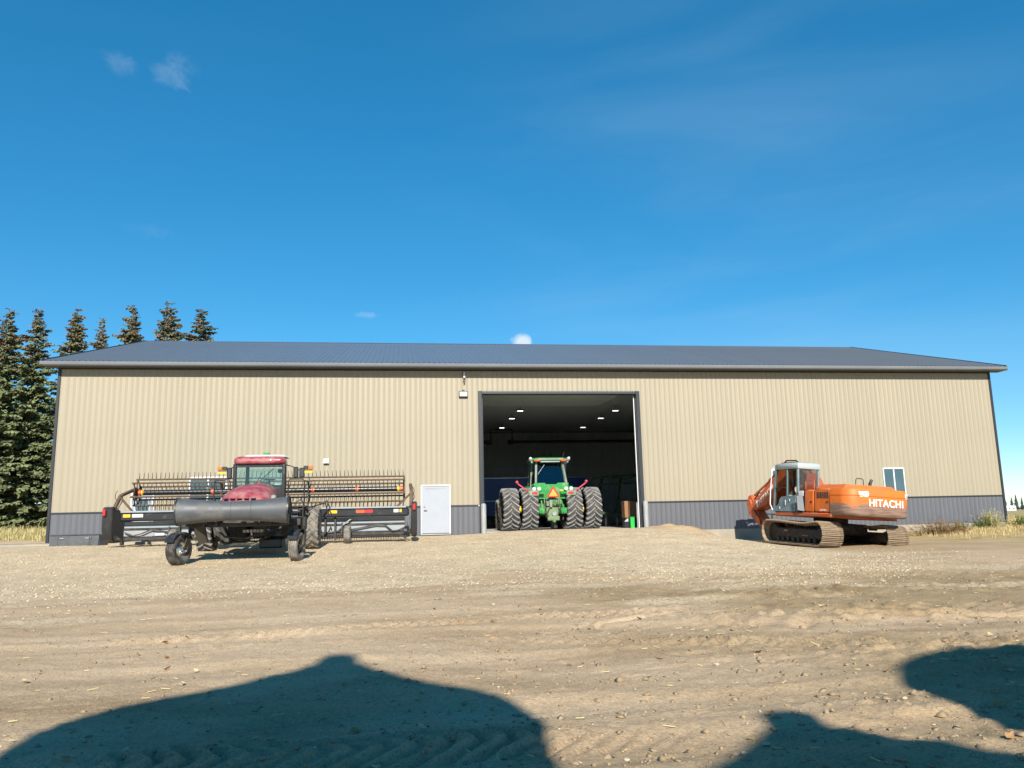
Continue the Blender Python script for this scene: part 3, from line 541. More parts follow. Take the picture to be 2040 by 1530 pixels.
def rib_wheel(parent, c, Rr, Wd, rim, rimmat, side, rz=0., off=(0, 0, 0), rub='rubber'):
    h = Wd/2; pr = [(rim, -h*.6), (rim+(Rr-rim)*.4, -h), (Rr*.92, -h*.96), (Rr*.975, -h*.8)]
    for q in (-.66, -.22, .22, .66): pr += [(Rr, h*(q-.16)), (Rr, h*(q+.12)), (Rr*.965, h*(q+.15)), (Rr*.965, h*(q+.2))]
    pr += [(Rr*.975, h*.86), (Rr*.92, h*.96), (rim+(Rr-rim)*.4, h), (rim, h*.6)]
    t = put('tyre', MB().lathe(pr, 40).mesh('tyre', rub, 50), parent, loc=Vector(c)+Vector(off), rot=(0, 0, rz))
    m = MB(); x = side*h*.4; m.lathe([(rim, -h*.62), (rim-.03, -h*.3), (rim-.03, h*.3), (rim, h*.62)], 24); m.lathe([(rim-.02, x), (rim*.8, x-side*.02), (rim*.5, x+side*.04), (0, x+side*.05)], 24)
    for k in range(5): a = k*1.2566; m.cyl((x, rim*.42*math.cos(a), rim*.42*math.sin(a)), (x+side*.08, rim*.42*math.cos(a), rim*.42*math.sin(a)), .02, n=6)
    m.cyl((x, 0, 0), (x+side*.12, 0, 0), .055, n=12); m.build('rim', rimmat, t); return t
# ------------------------------------------------------------------ swather (written in x from its own centre line, y and z of the yard)
WO = Vector((0, 7.5, .3)); sw = thing('swather', (-11.85, -7.5, -.3), 'burgundy swather with wide black reel header parked along the wall', 'swather')
B = lambda: MB(WO)
# wheels
for x, lab in ((-1.66, None), (1.74, None)):
    ag_wheel(sw, (x, -7.0, .46), .69, .50, .36, 18, .035, .05, 'black_frame', 1 if x < 0 else -1, 0, WO, 'dusty_rubber' if x > 0 else 'rubber', 'dusty_rubber' if x > 0 else 'rubber_lug')
rib_wheel(sw, (-1.60, -10.65, -.50+.435), .435, .27, .215, 'chrome', 1, -.42, WO)
rib_wheel(sw, (1.66, -10.35, -.49+.425), .425, .27, .215, 'black_frame', 1, -.22, WO, 'dusty_rubber')
for x, y, rz, s in ((-1.60, -10.65, -.42, 1), (1.66, -10.35, -.22, 1)):
    c_, s_ = math.cos(rz), math.sin(rz); P = lambda u, v, z: (x+u*c_-v*s_, y+u*s_+v*c_, z); m = B()
    for u in (.21,): m.bar(P(u, 0, -.06), P(u, .10, .30), .035, .12).bar(P(u, .10, .30), P(u*.3, .42, .50), .05, .13)
    m.bar(P(.22, 0, -.06), P(-.05, 0, -.06), .06, .06).cyl(P(.06, .42, .44), P(.06, .42, .80), .085, n=14); m.build('caster_fork', 'black_frame', sw)
    f = B(); n = 8
    for i in range(n):
        a0, a1 = R(25+i*15), R(25+(i+1)*15); r_ = .50; q = lambda a, u: P(u, -r_*math.cos(a), -.06+r_*math.sin(a)); f.add([q(a0, -.15), q(a0, .15), q(a1, .15), q(a1, -.15)], [(0, 1, 2, 3)])
    f.build('mudguard', 'black_plastic', sw)
B().bar((-1.72, -10.0, .66), (1.72, -9.95, .66), .20, .22, .02).build('rear_axle_beam', 'black_frame', sw)
for x in (-.62, .62): B().bar((x, -10.2, .72), (x, -6.6, .62), .16, .24, .02).build('main_frame', 'black_frame', sw)
B().bar((-1.35, -7.0, .62), (1.4, -7.0, .62), .26, .34, .03).build('drive_axle', 'black_frame', sw)
for x in (-1.3, 1.36): B().box(x-.12, x+.12, -7.3, -6.7, .2, .8, .03).build('final_drive', 'black_frame', sw)
# side wings with punched holes ahead of the casters
for s in (-1, 1):
    o = B().add([(s*1.12, -9.8, .70), (s*1.55, -9.6, .60), (s*1.62, -8.4, .10), (s*1.30, -8.4, .05), (s*1.10, -9.7, .30)], [(0, 1, 2, 3, 4)]).add([(s*1.12, -9.77, .70), (s*1.55, -9.57, .60), (s*1.62, -8.37, .10), (s*1.30, -8.37, .05), (s*1.10, -9.67, .30)], [(4, 3, 2, 1, 0)]); o.build('side_shield', 'black_plastic', sw)
# belly: tanks, radiator box, pump block
B().box(.05, 1.18, -8.6, -7.6, .18, .86, .05).build('fuel_tank', 'black_paint', sw); B().box(-.95, -.1, -8.6, -7.9, .05, .70, .04).build('gearbox', 'black_frame', sw)
B().box(.28, .98, -8.65, -7.8, -.14, .16, .04).build('tool_box', 'black_paint', sw)
st = B()
for i in range(8): st.box(-.22+i*.105, -.22+i*.105+.085, -8.68, -8.60, .36, .45, .004)
st.build('step_plate', 'white_sticker', sw)
B().tube([(-.9, -9.2, .5), (-.6, -9.4, .25), (0, -9.3, .2), (.5, -9.2, .35), (1, -9, .5)], .035, 8).tube([(-.5, -8.8, .6), (-.3, -9.1, .15), (.3, -9.2, .08), (.7, -8.9, .3)], .028, 8).tube([(-1.1, -8.9, .7), (-.95, -9.1, .3), (-.7, -8.9, .02), (-.4, -8.6, .1)], .03, 8).build('hydraulic_hose', 'rubber', sw)
B().cyl((-.55, -9.9, .6), (-.55, -8.8, .15), .05, n=10).cyl((.6, -9.9, .6), (.6, -8.8, .2), .05, n=10).build('lift_cylinder', 'black_frame', sw)
# swath roller
pr = []; 
for i in range(25):
    t = -1+i/12; pr.append((.272+.118*abs(t)**1.7+(.006 if abs(t) < .05 else 0), t*1.535))
ro = B().lathe(pr, 48, (-.005, -11.2, 1.005)).build('swath_roller', 'roller_poly', sw)
for t in (-.03, .33): B().lathe([(.2775+.118*abs(t)**1.7, t*1.535-.004), (.2790+.118*abs(t)**1.7, t*1.535), (.2775+.118*abs(t)**1.7, t*1.535+.004)], 48, (-.005, -11.2, 1.005)).build('roller_seam', 'black_plastic', ro)
for s in (-1, 1): B().lathe([(.389, s*1.530-.005), (.375, s*1.52-.005), (.1, s*1.49-.005), (.05, s*1.49-.005), (0, s*1.49-.005)], 40, (0, -11.2, 1.005)).lathe([(.375, s*1.50), (.398, s*1.50), (.398, s*1.545), (.375, s*1.545)], 48, (-.005, -11.2, 1.005), 'x', True).build('roller_end', 'black_plastic', ro)
for s in (-1, 1): B().bar((s*1.50, -11.2, 1.0), (s*1.42, -10.2, .72), .06, .12).bar((s*.85, -11.0, .70), (s*.8, -9.9, .66), .08, .10).build('roller_arm', 'black_frame', sw)
br = B()
for x in (-1.25, -.9, -.55, .2, .55, .95): br.box(x-.05, x+.05, -10.95, -10.7, .56, .70, .01)
br.bar((-1.4, -10.8, .62), (1.4, -10.8, .62), .08, .08).build('roller_bracket', 'black_frame', sw)
# hood
def hood_sec(y, x0, x1, z0, z1, pw_=.32):
    xc, hw = (x0+x1)/2, (x1-x0)/2; s = []
    for i in range(21):
        a = math.pi*i/20; c, sn = math.cos(a), math.sin(a); s.append((xc+hw*math.copysign(abs(c)**pw_, c), y, z0+(z1-z0)*abs(sn)**.62))
    return s
hs_ = [hood_sec(-10.30, -.55, .76, .98, 1.12, .8), hood_sec(-10.28, -.66, .84, .96, 1.30, .7), hood_sec(-10.10, -.72, .89, .95, 1.50, .66), hood_sec(-9.7, -.70, .88, .95, 1.72, .66), hood_sec(-9.2, -.62, .86, .95, 1.84, .66), hood_sec(-8.6, -.54, .84, .95, 1.90, .68), hood_sec(-8.15, -.5, .80, .95, 1.91, .68)]
ho = B().loft(hs_).build('hood', 'burgundy', sw, ang=60)
sl_ = B()
for i in range(5): sl_.box(-.52+i*.2, -.38+i*.2, -10.33, -10.2, 1.36, 1.385, .008)
sl_.build('hood_vent', 'black_plastic', ho); B().box(.80, .95, -9.95, -9.75, 1.30, 1.48, .03).build('hood_lamp', 'steel_grey', ho)
# cab
CX = .11
def rr(x0, x1, y0, y1, z, r=.18, n=5):
    out = []
    for cx_, cy_, a0 in ((x1-r, y1-r, 0), (x0+r, y1-r, 90), (x0+r, y0+r, 180), (x1-r, y0+r, 270)):
        for i in range(n): a = R(a0+90*i/(n-1)); out.append((cx_+r*math.cos(a), cy_+r*math.sin(a), z))
    return out
tp = lambda L_: [(CX+(x-CX)*(1-.16*(y+8.1)/1.5), y, z) for x, y, z in L_]
B().loft([tp(q) for q in (rr(CX-.81, CX+.81, -8.06, -6.55, 2.56), rr(CX-.84, CX+.84, -8.10, -6.5, 2.62), rr(CX-.83, CX+.83, -8.08, -6.52, 2.74), rr(CX-.76, CX+.76, -7.98, -6.6, 2.81), rr(CX-.6, CX+.6, -7.7, -6.8, 2.835))]).build('cab_roof', 'burgundy', sw, ang=60)
B().loft([rr(CX-.62, CX+.78, -7.6, -6.5, 2.832), rr(CX-.56, CX+.70, -7.5, -6.6, 2.90)]).build('roof_vent', 'white_sticker', sw)
B().box(CX-.03, CX+.17, -7.2, -7.05, 2.9, 3.0, .01).cyl((CX+.07, -7.1, 2.84), (CX+.07, -7.1, 2.92), .03).build('guidance_globe', 'jd_green', sw)
for x, y in ((-.775, -7.95), (.775, -7.95), (-.62, -6.62), (.62, -6.62)):
    B().box(CX+x-.055, CX+x+.055, y-.06, y+.06, 1.10, 2.57, .02).build('cab_pillar', 'black_paint', sw)
B().box(CX-.80, CX+.80, -8.0, -7.9, 1.10, 1.84, .02).build('cab_rear_wall', 'black_paint', sw); B().box(CX-.78, CX+.78, -7.99, -7.90, 2.46, 2.56, .01).build('cab_rear_header', 'black_paint', sw)
B().box(CX-.72, CX+.72, -7.965, -7.958, 1.84, 2.46).build('rear_window', 'glass_cab', sw); B().box(CX-.57, CX+.57, -6.62, -6.61, 1.3, 2.5).build('windscreen', 'glass_cab', sw)
for s in (-1, 1): B().add([(CX+s*.77, -7.88, 1.3), (CX+s*.63, -6.66, 1.3), (CX+s*.63, -6.66, 2.5), (CX+s*.77, -7.88, 2.5)], [(0, 1, 2, 3)]).build('side_window', 'glass_cab', sw)
B().box(CX-.62, CX+.62, -7.9, -6.6, 1.02, 1.16).build('cab_floor', 'black_frame', sw)
B().box(CX-.30, CX+.24, -7.45, -7.30, 1.5, 1.99, .05).box(CX-.30, CX+.24, -7.4, -6.9, 1.42, 1.54, .05).build('seat', 'seat', sw); B().box(CX-.62, CX-.36, -7.4, -7.0, 1.6, 1.95, .12).build('console', 'seat', sw)
B().lathe([(.20, -.012), (.215, 0), (.20, .012), (.185, 0)], 24, (CX+.16, -6.95, 2.10), 'z', True).cyl((CX+.16, -6.95, 2.1), (CX+.16, -6.75, 1.5), .03).build('steering_wheel', 'black_plastic', sw)
B().box(CX+.42, CX+.70, -6.9, -6.85, 2.33, 2.46, .02).build('monitor', 'black_plastic', sw)
B().bar((CX-.30, -7.0, 1.9), (CX+.25, -6.66, 2.5), .03, .03).bar((CX-.3, -6.7, 2.0), (CX-.12, -6.66, 2.38), .02, .02).build('wiper', 'steel_grey', sw)
B().prism([(CX-.08, 1.88), (CX+.06, 1.88), (CX-.01, 2.0)], -7.985, -7.975, 'xz').build('warning_triangle', 'reflect_red', sw)
B().box(CX+.42, CX+.62, -7.6, -7.3, 1.88, 1.93, .02).build('papers', 'white_sticker', sw)
for s in (-1, 1):
    x = CX+s*1.08
    B().tube([(CX+s*.70, -7.3, 2.58), (CX+s*.95, -7.3, 2.52), (x, -7.3, 2.45)], .02).build('mirror_arm', 'black_frame', sw)
    B().box(x-.085, x+.085, -7.34, -7.26, 2.12, 2.50, .05).build('mirror', 'black_plastic', sw)
    if s > 0: B().box(x+.11, x+.29, -7.33, -7.26, 2.14, 2.47, .05).build('mirror', 'black_plastic', sw)
    lx = x+s*(.42 if s > 0 else .24); a = B().bar((x, -7.3, 2.39), (lx+s*.13, -7.3, 2.39), .04, .035).build('lamp_arm', 'black_frame', sw)
    for u, mt_ in ((.07, 'amber'), (-.09, 'black_plastic')): B().box(lx+s*u-.075, lx+s*u+.075, -7.36, -7.28, 2.42, 2.53, .015).build('marker_lamp', mt_, a)
    B().box(lx-.13, lx+.13, -7.345, -7.33, 2.29, 2.365).build('reflector', 'yellow_sign', a)
# platforms, rails and ladder
for s in (-1, 1):
    B().box(CX+s*.86, CX+s*1.5, -8.1, -6.6, 1.14, 1.19, .01).build('platform', 'black_frame', sw)
    x0, x1 = (CX+.92, CX+1.44) if s > 0 else (CX-1.42, CX-.92)
    q = B().tube([(x0, -7.9, 1.2), (x0, -7.9, 2.0), (x0+.05, -7.9, 2.06), (x1-.05, -7.9, 2.06), (x1, -7.9, 2.0), (x1, -7.9, 1.2)], .022, 8).tube([(x0+.5 if s > 0 else x0, -7.9, 1.65), (x1, -7.9, 1.65)], .018)
    q.tube([(x1 if s > 0 else x0, -7.9, 2.0), (x1 if s > 0 else x0, -6.7, 2.0), (x1 if s > 0 else x0, -6.7, 1.2)], .022); q.build('handrail', 'black_frame', sw)
l_ = B()
for z in (.55, .80, 1.05): l_.box(1.18, 1.55, -8.35, -8.18, z, z+.035, .005)
l_.bar((1.18, -8.27, .5), (1.18, -8.2, 1.2), .03, .08).bar((1.56, -8.27, .5), (1.56, -8.2, 1.2), .03, .08).build('ladder', 'black_frame', sw)
B().box(1.10, 1.46, -8.0, -7.5, .82, 1.12, .03).build('battery_box', 'black_plastic', sw)
v_ = B()
for i in range(4): v_.box(1.14, 1.38, -8.02, -8.0, .84+i*.09, .88+i*.09, .004)
v_.build('vent_slat', 'steel_grey', sw)
B().tube([(1.3, -8.0, 1.0), (1.55, -7.9, 1.15), (1.62, -7.8, .9), (1.7, -7.6, .95)], .03, 8).tube([(1.2, -7.8, 1.25), (1.45, -7.85, 1.4), (1.6, -7.7, 1.1), (2.1, -6.4, 1.3), (2.15, -6.1, 1.0)], .025, 8).tube([(1.9, -6.0, 1.25), (2.1, -5.8, 1.4), (2.2, -5.6, 1.1)], .025, 8).build('hose_bundle', 'rubber', sw)
B().bar((-1.2, -7.4, 1.3), (-.75, -7.6, 1.62), .07, .07).bar((-1.05, -7.5, 1.45), (-.75, -7.5, 1.55), .12, .1).bar((-1.35, -7.2, 1.2), (-1.2, -7.2, 1.5), .05, .05).build('control_valve', 'steel_grey', sw)
# header
ht = B().box(-5.02, 5.0, -5.32, -5.02, .80, 1.10, .05).build('header_tube', 'black_paint', sw)
B().prism([(-3.6, 1.10), (-1.2, 1.10), (-1.2, 1.34), (-1.9, 1.30)], -5.25, -5.1, 'xz').build('header_gusset', 'black_paint', ht); B().box(-5.0, 4.9, -5.30, -5.06, 1.10, 1.16, .01).build('tube_cover', 'draper_grey', ht)
for x0, x1, mt_ in ((-4.90, -4.66, 'yellow_sign'), (-4.60, -4.24, 'white_sticker'), (-2.75, -2.35, 'reflect_red'), (-2.34, -1.92, 'orange_paint'), (2.15, 2.42, 'yellow_sign'), (3.10, 3.40, 'orange_paint'), (3.41, 3.70, 'reflect_red'), (4.45, 4.62, 'white_sticker'), (4.66, 4.74, 'yellow_sign')):
    B().box(x0, x1, -5.326, -5.32, .94, 1.05).build('reflector_strip', mt_, ht)
for x0, x1 in ((-4.95, -1.3), (1.2, 4.85)):
    B().box(x0, x1, -4.98, -4.93, .56, .79, .01).build('draper_deck', 'draper_grey', sw); B().box(x0, x1, -5.0, -4.94, .28, .50, .01).build('draper_deck', 'draper_grey', sw); B().box(x0, x1, -5.04, -4.9, .50, .56, .01).box(x0, x1, -5.06, -4.86, .12, .27, .03).build('deck_rail', 'black_frame', sw); B().box(x0, x1, -4.985, -4.98, .66, .672).build('deck_crease', 'black_plastic', sw)
B().box(-1.3, 1.2, -4.9, -4.8, .3, .8, .02).build('center_frame', 'black_frame', sw)
B().tube([(-4.9, -5.08, .42), (-4.6, -5.12, .30), (-4.35, -5.12, .36), (-4.0, -5.1, .50), (-3.6, -5.1, .44), (-2.6, -5.1, .30), (-1.6, -5.1, .28)], .025, 8).tube([(4.85, -5.08, .40), (4.65, -5.12, .30), (4.4, -5.12, .27), (4.15, -5.1, .48), (3.8, -5.1, .50), (3.0, -5.1, .36), (2.0, -5.1, .24)], .025, 8).build('header_hose', 'rubber', sw)
for x in (-3.05, -1.5, 2.0, 2.35): B().bar((x, -5.12, .95), (x, -5.14, -.02 if x > 2 else .1), .07, .07).build('stabiliser_leg', 'black_frame', sw)
B().bar((2.4, -5.15, .35), (3.0, -5.12, .80), .05, .05).bar((-2.5, -5.15, .75), (-2.0, -5.12, .25), .05, .08).build('brace', 'draper_grey', sw)
B().box(-3.85, -3.55, -5.13, -5.11, .30, .38).build('white_tag', 'white_sticker', sw)
for x, z in ((2.80, .19), (-3.18, .20)):
    t = B().lathe([(.12, -.1), (.26, -.125), (.31, -.09), (.315, 0), (.31, .09), (.26, .125), (.12, .1)], 28, (x, -5.35, z), 'x', True).build('gauge_wheel', 'dusty_rubber', sw); B().lathe([(.12, -.08), (0, -.06)], 16, (x, -5.35, z)).lathe([(.12, .08), (0, .06)], 16, (x, -5.35, z)).build('rim', 'black_frame', t)
    B().bar((x-.2, -5.15, .6), (x-.2, -5.35, z), .05, .06).bar((x-.22, -5.35, z), (x, -5.35, z), .05, .05).build('wheel_arm', 'black_frame', t)
for s in (-1, 1):   # end shields
    xo = -5.58 if s < 0 else 5.30; xi = xo-s*.33 if s < 0 else xo-.20
    prf = [(-5.36, 1.22), (-5.30, 1.30), (-5.0, 1.33), (-2.6, .62), (-2.1, .20), (-2.3, .10), (-4.9, .06), (-5.2, .18), (-5.34, .52)]
    o = B().prism(prf, min(xo, xi)+.02, max(xo, xi)-.02).prism([(y*.985-.06, z*.96+.03) for y, z in prf], min(xo, xi), max(xo, xi)).build('end_shield', 'black_plastic', sw)
    B().box(min(xo, xi)+.04, min(xo, xi)+.14, -5.46, -5.35, 1.0, 1.24, .02).build('reflector', 'reflect_red', o)
    xx = min(xo, xi)+.16; xe = -s*.20
    B().bar((xx, -5.2, .36), (xx+xe*2.2, -4.9, .12), .1, .14, .03).box(xx-.05+xe*2, xx+.05+xe*2, -5.0, -4.8, -.02, .12, .02).build('skid_shoe', 'black_frame', sw)
    # reel support arm
    xa = -5.22 if s < 0 else 5.08
    o = B().bar((xa-.1*(s < 0), -5.1, 1.15), (xa+.02, -4.75, 1.72), .12, .12, .02).bar((xa+.02, -4.75, 1.72), (xa+.12*(s < 0), -3.4, 2.02), .12, .10, .02).bar((xa+.02, -4.8, 1.66), (xa+.55*(-s), -5.0, 1.12), .06, .07).build('reel_arm', 'rust_metal', sw)
    B().tube([(xa, -5.0, 1.2), (xa+.12, -4.9, 1.5), (xa+.05, -4.6, 1.8), (xa, -4.3, 1.75)], .02).tube([(xa+s*.05, -4.9, 1.9), (xa+s*.12, -4.9, 1.75), (xa+s*.1, -4.9, 1.6), (xa, -4.95, 1.5)], .012).build('arm_hose', 'rubber', o)
# reel
RYc, RZc, RR_ = -3.4, 1.865, .50
rt_ = B().cyl((-5.02, RYc, RZc), (4.78, RYc, RZc), .10, n=24).build('reel_tube', 'black_paint', sw)
for x, mt_ in ((-4.96, 'orange_paint'), (-4.88, 'yellow_sign'), (-2.35, 'orange_paint'), (-.55, 'orange_paint'), (1.35, 'orange_paint'), (3.02, 'orange_paint'), (4.62, 'yellow_sign'), (4.72, 'orange_paint')): B().cyl((x-.05, RYc, RZc), (x+.05, RYc, RZc), .104, n=24).build('tube_band', mt_, rt_)
ANG = [80, 137, 200, 252, 290, 330, 28]
tn = MB().sweep([(0, 0, 0), (0, -.03, -.10), (0, .01, -.26)], [.015, .013, .008], 5).mesh('tine', 'black_frame')
tv = np.array([v.co[:] for v in tn.vertices]); tf = [tuple(p.vertices) for p in tn.polygons]
for ia, a in enumerate(ANG):
    y, z = RYc+RR_*math.cos(R(a)), RZc+RR_*math.sin(R(a))
    o = B().cyl((-5.15, y, z), (4.86, y, z), .033, n=8).build('reel_bat', 'rust_metal', sw)
    t = MB(WO); flip = -1 if ia == 0 else 1; nT = 66
    for i in range(nT):
        x = -5.05+9.85*i/(nT-1); v = tv*[1, flip, flip]; lean = random.gauss(0, .05)+(-.05 if i < nT/2 else .05)*flip
        t.add([(x+p[0]+p[2]*lean, y+p[1], z+p[2]) for p in v], tf)
    t.build('tine', 'black_frame', o, kind='stuff')
for x in (-5.10, -2.0, 1.2, 4.82):
    sp = B(); end = abs(x) > 4
    for a in ANG: sp.bar((x, RYc, RZc), (x, RYc+RR_*math.cos(R(a)), RZc+RR_*math.sin(R(a))), .02, .05, .004, (1, 0, 0))
    if end:
        for i in range(len(ANG)):
            P = [(x+.03, RYc+RR_*.9*math.cos(R(q)), RZc+RR_*.9*math.sin(R(q))) for q in (sorted(ANG)[i], sorted(ANG)[(i+1) % 7])]; sp.bar(P[0], P[1], .02, .04, .004, (1, 0, 0))
        sp.lathe([(.16, -.03), (.16, .03), (.05, .05), (.05, -.05)], 16, (x, RYc, RZc), 'x', True)
    sp.build('reel_spider', 'rust_metal', sw)
kb = B().box(-5.1, 5.0, -2.5, -2.38, .04, .10, .01).build('cutterbar', 'black_frame', sw); gd = B()
for i in range(132): x = -5.05+i*.0763; gd.add([(x-.012, -2.4, .03), (x+.012, -2.4, .03), (x+.012, -2.4, .075), (x-.012, -2.4, .075), (x, -2.24, .05)], [(0, 1, 2, 3), (0, 1, 4), (1, 2, 4), (2, 3, 4), (3, 0, 4)])
gd.build('knife_guard', 'steel_grey', kb, kind='stuff')
dv = B()
for i in range(70): x = -1.6+i*.09; dv.cyl((x, -4.3, .10), (x, -4.35, -.04), .012, .008, n=4)
dv.bar((-1.7, -4.3, .02), (4.8, -4.3, .05), .02, .02).bar((-1.7, -4.3, .11), (4.8, -4.3, .13), .02, .02).build('stubble_guard', 'black_frame', sw, kind='stuff')
# ------------------------------------------------------------------ tractor
FZ = .07; tr = thing('tractor', (-.35, 1.3, FZ), 'green row-crop tractor with dual wheels backed into the doorway', 'tractor')
for x in (-1.90, -1.03, 1.00, 1.88): ag_wheel(tr, (x, 0, .955), .925, .72, .55, 22, .045, .06, 'rim_rust', 1 if x < 0 else -1, up_=1)
for x in (-1.85, -1.05, 1.05, 1.85): ag_wheel(tr, (x, 3.05, .74), .71, .52, .42, 20, .04, .05, 'rim_rust', 1 if x < 0 else -1)
MB().cyl((-2.0, 0, .955), (2.0, 0, .955), .085, n=16).build('axle_shaft', 'rim_rust', tr); MB().box(-.62, .62, -.3, .35, .72, 1.2, .08).build('rear_axle_housing', 'jd_green_dirty', tr); MB().bar((-1.6, 3.05, .74), (1.6, 3.05, .74), .2, .2).build('front_axle', 'jd_green_dirty', tr)
for s in (-1, 1):
    MB().cyl((s*1.34, 0, .955), (s*1.57, 0, .955), .15, n=20).build('hub_spacer', 'jd_yellow', tr)
    MB().loft([[(s*a, y, z) for y, z in ((-.72, 1.62), (-.66, 1.70), (.2, 2.0), (1.0, 1.95), (1.0, 1.6), (.2, 1.75), (-.66, 1.58))] for a in (.38, 1.12)]).build('fender', 'jd_green', tr)
    f = MB().box(s*.62, s*1.10, -.80, -.66, 1.52, 1.78, .04).build('fender_panel', 'jd_cab', tr)
    MB().box(s*.70, s*.95, -.815, -.80, 1.60, 1.70, .01).build('tail_lamp', 'reflect_red', f)
    for x in (.62, .85): MB().cyl((s*x, -.78, 1.85), (s*x, -.66, 1.85), .075, .07, n=16).cyl((s*x, -.72, 1.76), (s*x, -.72, 1.82), .02, n=8).build('work_lamp', 'lamp_lens', f)
    MB().bar((s*1.05, -.55, 1.72), (s*1.58, -.60, 2.10), .045, .06).build('extremity_arm', 'pink_lamp', tr)
    MB().ball((s*1.60, -.60, 2.16), .075, 12).build('extremity_lamp', 'pink_lamp', tr)
# body under the cab
MB().prism([(-.74, 1.40), (.74, 1.40), (.80, 2.12), (.30, 2.12), (.24, 2.06), (-.24, 2.06), (-.30, 2.12), (-.80, 2.12)], -.46, .9, 'xz').build('rear_cowl', 'jd_green', tr)
for s in (-1, 1):
    for p, q, a, b in (((s*.70, -.40, 2.10), (s*.60, -.05, 3.12), .10, .14), ((s*.80, .5, 2.0), (s*.72, .5, 3.12), .09, .14), ((s*.78, 1.35, 1.9), (s*.70, 1.2, 3.12), .09, .10)): MB().bar(p, q, a, b, .02).build('cab_pillar', 'jd_cab', tr)
MB().add([(-.63, -.38, 2.10), (.63, -.38, 2.10), (.53, -.05, 3.08), (-.53, -.05, 3.08), (-.63, -.372, 2.10), (.63, -.372, 2.10), (.53, -.042, 3.08), (-.53, -.042, 3.08)], [(0, 1, 2, 3), (7, 6, 5, 4), (0, 4, 5, 1), (2, 6, 7, 3), (0, 3, 7, 4), (1, 5, 6, 2)]).build('rear_window', 'glass_dark', tr)
for s in (-1, 1): MB().add([(s*.80, -.3, 2.1), (s*.80, 1.3, 2.0), (s*.71, 1.2, 3.1), (s*.66, 0, 3.1), (s*.79, -.3, 2.1), (s*.79, 1.3, 2.0), (s*.70, 1.2, 3.1), (s*.65, 0, 3.1)], [(0, 1, 2, 3), (7, 6, 5, 4)]).build('side_window', 'glass_dark', tr)
MB().box(-.6, .6, 1.36, 1.37, 1.9, 3.08).build('windscreen', 'glass_dark', tr)
MB().loft([rr(-.80, .80, -.28, 1.5, 3.10, .2), rr(-.84, .84, -.34, 1.55, 3.17, .2), rr(-.80, .80, -.30, 1.5, 3.27, .2), rr(-.5, .5, 0, 1.2, 3.31, .2)]).build('cab_roof', 'jd_green', tr, ang=60)
MB().box(-.62, .62, -.36, -.30, 3.16, 3.25, .02).build('roof_edge', 'jd_cab', tr); MB().box(-.46, .46, -.345, -.25, 3.06, 3.13, .02).build('roof_duct', 'alu', tr)
for s in (-1, 1):
    MB().box(s*.48, s*.75, -.42, -.32, 3.10, 3.19, .03).build('roof_beacon', 'orange_paint', tr)
    q = MB().ball((s*.88, -.2, 3.22), .10, 12, (1, .8, 1)).cyl((s*.84, -.22, 3.10), (s*.80, -.1, 3.04), .045).build('roof_lamp', 'steel_grey', tr); MB().ball((s*.9, -.26, 3.26), .06, 10).build('lamp_glass', 'lamp_lens', q)
MB().bar((.66, .1, 3.28), (.76, .1, 3.58), .05, .03).build('antenna', 'black_plastic', tr)
MB().cyl((.93, .9, 2.2), (.93, .9, 3.2), .09, n=14).cyl((.98, .85, 1.7), (.93, .9, 2.75), .065, n=12).build('exhaust_stack', 'black_paint', tr)
MB().loft([[(x*.6, .1+.03*abs(x), 2.05), (x*.6, .25, 2.05), (x*.52, .25, 2.62), (x*.52, .1, 2.62)] for x in (-.42, .42)]).box(-.10, .10, .1, .25, 2.62, 2.74, .03).build('seat', 'seat', tr); MB().tube([(-.30, .05, 2.1), (-.24, .05, 2.5), (-.12, .05, 2.58), (.12, .05, 2.58), (.24, .05, 2.5), (.32, .05, 2.1)], .014).build('seat_frame', 'white_sticker', tr)
MB().bar((-.60, -.40, 2.52), (-.28, -.36, 2.95), .018, .012).build('rear_wiper', 'white_sticker', tr)
MB().box(-.45, .45, 1.5, 4.2, 1.25, 2.05, .1).build('engine_hood', 'jd_green', tr); MB().box(-.4, .4, .5, 4.0, .65, 1.25, .05).build('chassis', 'jd_green_dirty', tr)
# slow-vehicle triangle
MB().prism([(-.26, 1.46), (.26, 1.46), (.30, 1.50), (.035, 1.92), (-.035, 1.92), (-.30, 1.50)], -.885, -.875, 'xz').build('warning_triangle', 'reflect_red', tr); MB().prism([(-.20, 1.51), (.20, 1.51), (.0, 1.85)], -.892, -.886, 'xz').build('triangle_centre', 'smv_orange', tr); MB().bar((0, -.87, 1.6), (0, -.6, 1.4), .04, .08).build('sign_bracket', 'black_frame', tr)
MB().box(.38, .55, -.475, -.461, 1.68, 1.80).build('decal', 'yellow_sign', tr)
# hitch and valve clutter
MB().box(-.28, .28, -.62, -.25, .55, 1.02, .04).build('hitch_case', 'jd_green_dirty', tr); MB().box(-.25, .30, -.72, -.55, .42, .62, .03).build('drawbar_support', 'jd_green_dirty', tr)
for s in (-1, 1):
    MB().bar((s*.48, -.3, .98), (s*.5, -.9, .78), .11, .14, .02).bar((s*.46, -.35, 1.32), (s*.5, -.75, .85), .07, .08).build('lift_arm', 'jd_green', tr); MB().box(s*.36, s*.66, -.80, -.45, .72, 1.0, .05).build('hitch_ear', 'jd_green', tr)
    MB().bar((s*.34, -.45, 1.42), (s*.34, -.45, .95), .05, .05).build('lift_link', 'jd_cab', tr)
MB().cyl((.05, -.72, .72), (.05, -.55, .72), .09, n=14).build('pto_shaft', 'steel_grey', tr); MB().bar((.02, -.9, .40), (.02, -.2, .42), .14, .06).cyl((.02, -.88, .34), (.02, -.88, .52), .035).build('drawbar', 'jd_green_dirty', tr)
MB().cyl((.12, -.2, .08), (.12, -.2, .40), .16, n=12).build('drop_box', 'black_frame', tr)
vv_ = MB()
